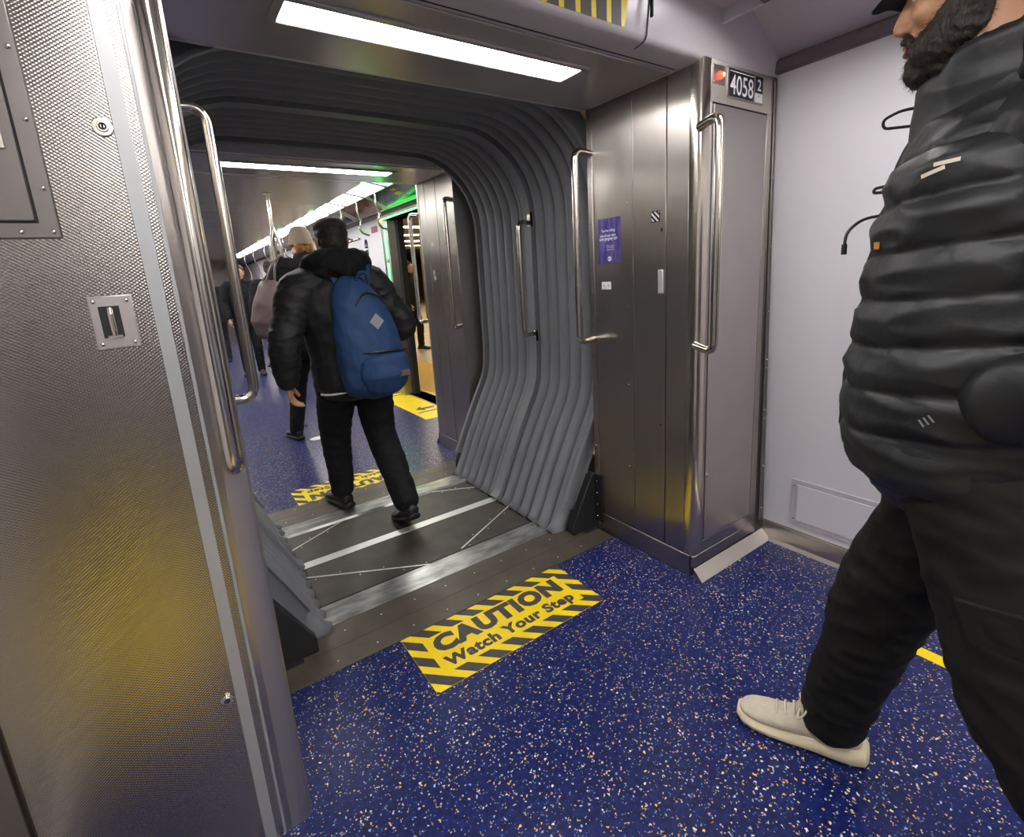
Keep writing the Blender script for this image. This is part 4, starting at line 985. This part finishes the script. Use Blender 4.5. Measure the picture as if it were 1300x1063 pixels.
# sleeves
def sleeve(pts, mirror=False):
    b = B(); b.loft([(*p[0], p[1], p[2]) for p in smooth_path(pts, 8)], side=(0, 1, 0), n=32)
    Q = smooth_path(pts, 8); cum = [0]
    for i in range(1, len(Q)): cum.append(cum[-1] + (Q[i][0] - Q[i - 1][0]).length)
    def d(c, n):
        j = min(range(len(Q)), key=lambda i: (Q[i][0] - c).length_squared); s_ = cum[j]
        if 0 < j < len(Q) - 1:
            tt = (Q[j + 1][0] - Q[j - 1][0]).normalized(); s_ += (c - Q[j][0]).dot(tt)
        return .008 * (abs(sin(pi * s_ / .095)) ** .6 - .5) + .012 * (1 - abs(noise.noise(Vector((c.x * 10, c.y * 12, c.z * 10)))) * 3) * .6
    return remesh(b, 'sleeve', 'puffer', .006, T, 3, d)
sleeve([(Vector((1.14, .20, 1.515)), .075, .075), (Vector((1.08, .165, 1.485)), .083, .083), (Vector((1.025, .05, 1.38)), .084, .080), (Vector((.985, -.07, 1.25)), .082, .078), (Vector((.985, -.01, 1.185)), .078, .072), (Vector((.995, .09, 1.145)), .072, .062), (Vector((1.01, .195, 1.11)), .056, .046)])
sleeve([(Vector((1.31, .225, 1.50)), .095, .095), (Vector((1.38, .215, 1.48)), .100, .100), (Vector((1.42, .13, 1.36)), .094, .086), (Vector((1.45, .06, 1.24)), .088, .082), (Vector((1.45, .09, 1.16)), .082, .078), (Vector((1.42, .2, 1.12)), .076, .066), (Vector((1.395, .30, 1.11)), .062, .050)])
# elasticated hem
b = B(); hr0 = [[Vector((1.205 + rx * cos(a), .25 + ry * sin(a), z - .05 * (ry * sin(a)))) for a in [2 * pi * k / 48 for k in range(48)]] for (z, rx, ry) in ((1.03, .203, .196), (1.01, .209, .205), (.98, .205, .200), (.96, .188, .182), (.97, .17, .16))]
b.rings(hr0, cap=False); b.make('hem_band', 'puffer', T)
# zip, drawstring loops, small prints
zt = B(); zt.tube([(1.198, .434, 1.0), (1.198, .450, 1.08), (1.198, .446, 1.18), (1.198, .430, 1.32), (1.198, .414, 1.42), (1.198, .392, 1.50)], .006, 8); zt.make('front_zip', 'zip', T)
b = B(); b.tube([(1.185, .36, 1.60), (1.17, .40, 1.60), (1.165, .425, 1.59), (1.17, .425, 1.575), (1.185, .37, 1.57)], .0028, 8, .01, 3); b.make('collar_loop', 'zip', T)
b = B(); b.tube([(1.185, .39, 1.475), (1.175, .432, 1.470), (1.175, .434, 1.462), (1.185, .39, 1.460)], .003, 8, .008, 3); b.make('zip_pull', 'zip', T)
b = B(); b.tube([(1.185, .40, 1.42), (1.16, .445, 1.415), (1.14, .462, 1.39), (1.137, .462, 1.365)], .003, 8, .02, 4); b.make('drawstring', 'zip', T)
b = B(); b.cyl((1.137, .462, 1.368), (1.137, .462, 1.348), .005, 10); b.make('cord_end', 'zip', T)
def patch_on(jk_, c, d, w, h, name, m, tilt=0):
    """small print hugging the garment: quad projected along d onto the mesh"""
    d = Vector(d).normalized(); c = Vector(c); rr = d.cross(Vector((0, 0, 1))).normalized(); uu = rr.cross(d); rr, uu = rr * cos(tilt) + uu * sin(tilt), uu * cos(tilt) - rr * sin(tilt)
    b = B(); rows = []
    for j in range(4):
        row = []
        for i in range(9):
            p = c + rr * (w * (i / 8 - .5)) + uu * (h * (j / 3 - .5)); hit = jk_.ray_cast(p - d * .3 - jk_.location - jk_.parent.location, d)
            row.append((hit[1] + jk_.location + jk_.parent.location if hit[0] else p) - d * .0018)
        rows.append(row)
    b.rings(rows, cap=False, close=False); return b.make(name, m, T)
bpy.context.view_layer.update()
patch_on(jk, (1.0, .275, 1.475), (1, -.25, 0), .034, .006, 'chest_print', 'lace', .05); patch_on(jk, (1.0, .293, 1.464), (1, -.25, 0), .034, .006, 'chest_print', 'lace', .25)
patch_on(jk, (1.05, .37, 1.36), (.8, -.6, 0), .016, .012, 'small_yellow_tab', 'ad_art')
for i in range(3): patch_on(jk, (1.0, .25 + .006 * i, 1.082 - .005 * i), (1, -.1, 0), .0028, .013, 'pocket_stitching', 'patch', .6)
# cargo pocket and flap on the near thigh
b = B(); q = [(Vector((1.035, .02, .74)), .018), (Vector((1.03, .0, .62)), .02)]
b.prism([(1.0, .20, .775), (1.0, .02, .80), (1.0, -.02, .73), (1.0, .175, .70)], (.012, 0, 0)); b.bm.verts.ensure_lookup_table()
pk = b.make('cargo_flap', 'trouser', T, bevel=.004)
# shoe details
up_, Ps, so = J['shoeR']
for i, a in enumerate((.46, .53, .60, .67)):
    z = (.107, .099, .091, .083)[i]
    b = B(); b.tube([Ps(a, -.026, z - .010), Ps(a + .005, -.012, z + .003), Ps(a + .012, .012, z + .003), Ps(a, .026, z - .010)], .0028, 8, .01, 3); b.make('lace', 'lace', up_)
for s in (1, -1):
    b = B(); b.tube([Ps(.44, 0, .114), Ps(.42, s * .02, .130), Ps(.44, s * .045, .122), Ps(.50, s * .052, .098), Ps(.49, s * .025, .110), Ps(.45, 0, .114)], .0026, 8, .012, 4); b.make('lace_bow', 'lace', up_)
b = B(); b.tube([Ps(.02, 0, .085), Ps(-.02, 0, .10), Ps(-.015, 0, .125), Ps(.03, 0, .118)], .006, 8, .012, 4); b.make('heel_loop', 'knit', up_)
b = B(); b.loft([(*Ps(.50, 0, .095), .024, .010), (*Ps(.42, 0, .120), .031, .014), (*Ps(.395, 0, .145), .031, .010), (*Ps(.38, 0, .165), .022, .006)], side=Ps(0, 1, 0) - Ps(0, 0, 0), n=12); b.make('tongue', 'knit', up_)

# ---- man with the blue backpack walking away through the gangway
J, f, r, P = stand(.80, 2.72, (-.12, 1), 1.70, 0, 0, .2)
J.update(anR=Vector((.915, 2.43, .130)), anL=Vector((.71, 2.98, .095)), knR=Vector((.91, 2.74, .50)), knL=Vector((.70, 2.92, .50)), pitchR=.35,
         hipL=Vector((.70, 2.72, .885)), hipR=Vector((.88, 2.72, .885)), neck=Vector((.775, 2.76, 1.425)), shL=Vector((.575, 2.74, 1.335)), shR=Vector((.965, 2.78, 1.355)),
         elL=Vector((.465, 2.70, 1.08)), wrL=Vector((.455, 2.74, .865)), elR=Vector((1.125, 2.75, 1.10)), wrR=Vector((1.07, 2.97, 1.02)), head=Vector((.79, 2.80, 1.575)), hf=Vector((.02, 1, -.12)), hu=Vector((.0, .1, 1)))
J['hzR'] = .007; J['hzL'] = .016; J['tfR'] = Vector((-.02, 1, 0)).normalized(); J['tfL'] = Vector((-.2, 1, 0)).normalized()
J['handL'] = (Vector((.12, .15, -1)), Vector((.9, -.3, 0)), Vector((.2, 1, 0)), .5); J['handR'] = (Vector((-.3, 1, -.1)), Vector((-1, 0, 0)), Vector((0, 0, 1)), .5)
J['trL'] = (.108, .102, .086, .076, .066); J['trR'] = (.108, .104, .086, .078, .066)
T, Pf, ax, rot, body = person('man in black hooded jacket with a blue backpack walking away through the gangway', J, dict(w=1.12, sr=1.15, topm='jacket', trm='jeans', bvox=.005, vox=.007, hem=-.10, hemk=.93))
hair_cap(T, J['head'], J['hf'], J['hu'], 'hair', vox=.005)
c0 = J['head']; b = B(); b.ell(Pf(0, -.018, .072), (.086, .100, .052), rot, 24); cp = remesh(b, 'flat_cap', 'brown_cap', .005, T, 2)
# hood lying on the shoulders
b = B(); nk = Vector((.785, 2.735, 1.455))
for rr, tz, rad in ((.112, 0, .050), (.10, -.055, .055)):
    b.tube([nk + Vector((rr * 1.2 * cos(a), rr * sin(a) + .02, tz + (-.02 if sin(a) > 0 else .03 * abs(sin(a))))) for a in [2 * pi * k / 24 for k in range(25)]], rad, 14)
b.loft([(*(nk + Vector((-.10, -.06, .02))), .05), (*(nk + Vector((0, -.12, -.03))), .075, .06), (*(nk + Vector((.10, -.06, .02))), .05)], side=(0, 1, 0))
remesh(b, 'hood', 'hood', .007, T, 5, fold(.012, 12))
# white shirt edge below the jacket
b = B(); b.tube([Vector((.785 + .20 * cos(a), 2.72 + .155 * sin(a), .80 + .006 * sin(3 * a))) for a in [radians(200 + 10 * k) for k in range(8)]], .006, 8); b.make('shirt_hem', 'white', T)
# backpack: a thing of its own
t = thing('backpack', 'blue canvas backpack with a grey diamond patch on the walking man', 'backpack', (.87, 2.52, 1.1))
b = B(); bk = smooth_path([(Vector((.885, 2.500, .815)), .155, .075), (Vector((.885, 2.485, .88)), .175, .105), (Vector((.875, 2.485, 1.0)), .175, .112), (Vector((.86, 2.50, 1.14)), .158, .100), (Vector((.845, 2.53, 1.26)), .128, .082), (Vector((.835, 2.565, 1.345)), .088, .055), (Vector((.83, 2.585, 1.375)), .05, .03)], 6)
b.loft([(p[0].x - .05, p[0].y, p[0].z, p[1] * .97, p[2]) for p in bk], side=(1, .05, 0), n=32); bag = remesh(b, 'main_bag', 'bluebag', .006, t, 4, fold(.008, 11))
b = B(); b.loft([(.86, 2.425, .83, .11, .06), (.86, 2.405, .90, .132, .078), (.855, 2.412, .97, .128, .07), (.853, 2.43, 1.01, .10, .04)], side=(1, 0, 0), n=28); fp = remesh(b, 'front_pocket', 'bluebag', .006, t, 4, fold(.005, 13))
b = B(); b.tube([(.735, 2.40, 1.015), (.79, 2.362, 1.02), (.86, 2.352, 1.02), (.93, 2.365, 1.015), (.98, 2.40, 1.01)], .006, 8, .03); b.make('pocket_zip', 'zip', t)
b = B(); b.tube([(.74, 2.44, 1.20), (.78, 2.44, 1.275), (.83, 2.46, 1.31), (.885, 2.455, 1.29), (.93, 2.45, 1.23)], .005, 8, .03); b.make('top_zip', 'zip', t)
b = B(); b.tube([(.80, 2.52, 1.36), (.815, 2.49, 1.405), (.85, 2.49, 1.405), (.865, 2.52, 1.36)], .009, 8, .02); b.make('haul_loop', 'bluebag', t)
b = B(); cN = Vector((.845, 2.395, 1.165)); b.prism([cN + Vector((0, .004, .040)), cN + Vector((.036, 0, 0)), cN + Vector((0, -.004, -.040)), cN + Vector((-.036, 0, 0))], (0, .006, 0)); b.make('diamond_patch', 'patch', t)
b = B(); b.box(.905, .965, 2.336, 2.340, .885, .915); b.make('brand_label', 'taupe', t, bevel=.001)
for x0, x1 in ((.75, .70), (.875, .95)):
    b = B(); b.loft([(x0, 2.60, 1.35, .03, .008), ((x0 + x1) / 2, 2.68, 1.46, .03, .008), (x1, 2.79, 1.47, .03, .008), (x1, 2.93, 1.38, .03, .008), (x1 + .0, 2.955, 1.15, .025, .008)], side=(1, 0, 0), n=12); b.make('shoulder_strap', 'bluebag', t)

# ---- woman in knitted hat
J, f, r, P = stand(1.04, 4.55, (-.05, 1), 1.85, .0, 0, .1)
J.update(anL=Vector((.80, 4.72, .09)), anR=Vector((1.10, 4.30, .10)), knL=Vector((.87, 4.68, .52)), knR=Vector((1.11, 4.48, .52)), pitchR=.3)
T, Pf, ax, rot, body = person('person in dark coat and oatmeal knitted hat with a taupe shoulder bag', J, dict(w=1.12, sr=1.1, topm='coat', trm='jeans', hem=-.25, bvox=.008, vox=.010))
b = B(); rows = []
for i in range(15):
    t_ = i / 14; a = -.02 + t_ * 1.50; rr = (.094 * cos(max(0, a) * .98) ** .7 if t_ < .98 else .01) + (.003 if i % 2 else 0)
    rr += .004 if i in (0, 1, 2) else 0
    rows.append([Pf(rr * cos(q_), -.015 + rr * 1.12 * sin(q_), .0 + .135 * sin(max(0, a)) - (.018 if i == 0 else 0)) for q_ in [2 * pi * k / 28 for k in range(28)]])
b.rings(rows); b.make('knitted_hat', 'hat', T)
b = B(); 
for s in (-.045, -.015, .02, .05): b.loft([(*Pf(s, -.075, .01), .026, .02), (*Pf(s * 1.1, -.09, -.045), .028, .022), (*Pf(s * 1.3, -.085, -.09), .012, .01)], side=ax[0], n=10)
remesh(b, 'hair', 'ginger', .006, T, 2, lambda q, n: .005 * noise.noise(q * 80))
t = thing('shoulder_bag', 'taupe leather shoulder bag hanging at the side of the person in knitted hat', 'handbag', (.67, 4.40, 1.0))
b = B(); b.loft([(.655, 4.40, 1.00, .09, .07), (.665, 4.40, 1.09, .125, .085), (.69, 4.40, 1.24, .115, .075), (.715, 4.40, 1.36, .085, .05), (.725, 4.40, 1.41, .07, .02)], side=(1, 0, 0), n=28); remesh(b, 'bag_body', 'taupe', .008, t, 5, fold(.006, 9))
for dy in (-.07, .07):
    b = B(); b.tube([(.725 + dy * .5, 4.40 + dy * .2, 1.40), (.76 + dy * .3, 4.42 + dy * .4, 1.52), (.84, 4.48 + dy * .3, 1.62), (.90, 4.56, 1.57)], .009, 8, .05, 5); b.make('strap', 'taupe', t)

# ---- passengers further down the far car
def extra(x, y, hd, h, lab, coat='coat', hair='hair', **k):
    J, f, r, P = stand(x, y, hd, h, **k)
    T, Pf, ax, rot, body = person(lab, J, dict(topm=coat, trm='jeans', vox=.013, bvox=.011, hem=-.2))
    hair_cap(T, J['head'], J['hf'], J['hu'], hair, vox=.009); return T
extra(1.04, 9.0, (-.1, -1), 1.76, 'distant passenger in black coat facing the camera beside the left grab bar', step=.05)
extra(1.27, 7.6, (.3, 1), 1.74, 'standing passenger in black seen from behind between the curved stanchions', step=.06)
extra(.78, 11.2, (.0, 1), 1.70, 'far passenger in dark clothes at the end of the far car', step=.05)
def seated(x, y, hd, lab, coat='coat', hair='hair'):
    f = Vector((*hd, 0)).normalized(); r = Vector((f.y, -f.x, 0)); c = Vector((x, y, 0)); P = lambda a, s, z: c + f * a + r * s + Vector((0, 0, z))
    J = dict(root=c, hipL=P(0, -.09, .56), hipR=P(0, .09, .56), knL=P(.42, -.12, .53), knR=P(.42, .12, .53), anL=P(.46, -.12, .09), anR=P(.40, .12, .09), tfL=f, tfR=f, neck=P(-.06, 0, 1.08), shL=P(-.05, -.19, 1.03), shR=P(-.05, .19, 1.03),
             elL=P(.05, -.25, .78), elR=P(.05, .25, .78), wrL=P(.27, -.12, .70), wrR=P(.27, .12, .70), head=P(0, 0, 1.24), hf=f - Vector((0, 0, .2)), hu=Vector((0, 0, 1)), handL=(f + r * .4, Vector((0, 0, -1)), r, .4), handR=(f - r * .4, Vector((0, 0, -1)), -r, .4))
    T, Pf, ax, rot, body = person(lab, J, dict(topm=coat, trm='jeans', vox=.013, bvox=.011, hem=-.05)); hair_cap(T, J['head'], J['hf'], J['hu'], hair, vox=.009)
seated(2.0, 8.42, (-1, 0), 'passenger seated on the yellow bench, nearer of the two', 'jacket')
seated(2.0, 9.78, (-1, 0), 'passenger seated on the yellow bench, further of the two', 'coat', 'ginger')
extra(3.95, 9.2, (.5, -1), 1.72, 'person in a dark coat standing on the platform outside the open door', step=.1)
extra(8.4, 19.5, (-.3, 1), 1.75, 'distant person on the platform in front of the blue screen', step=.1)
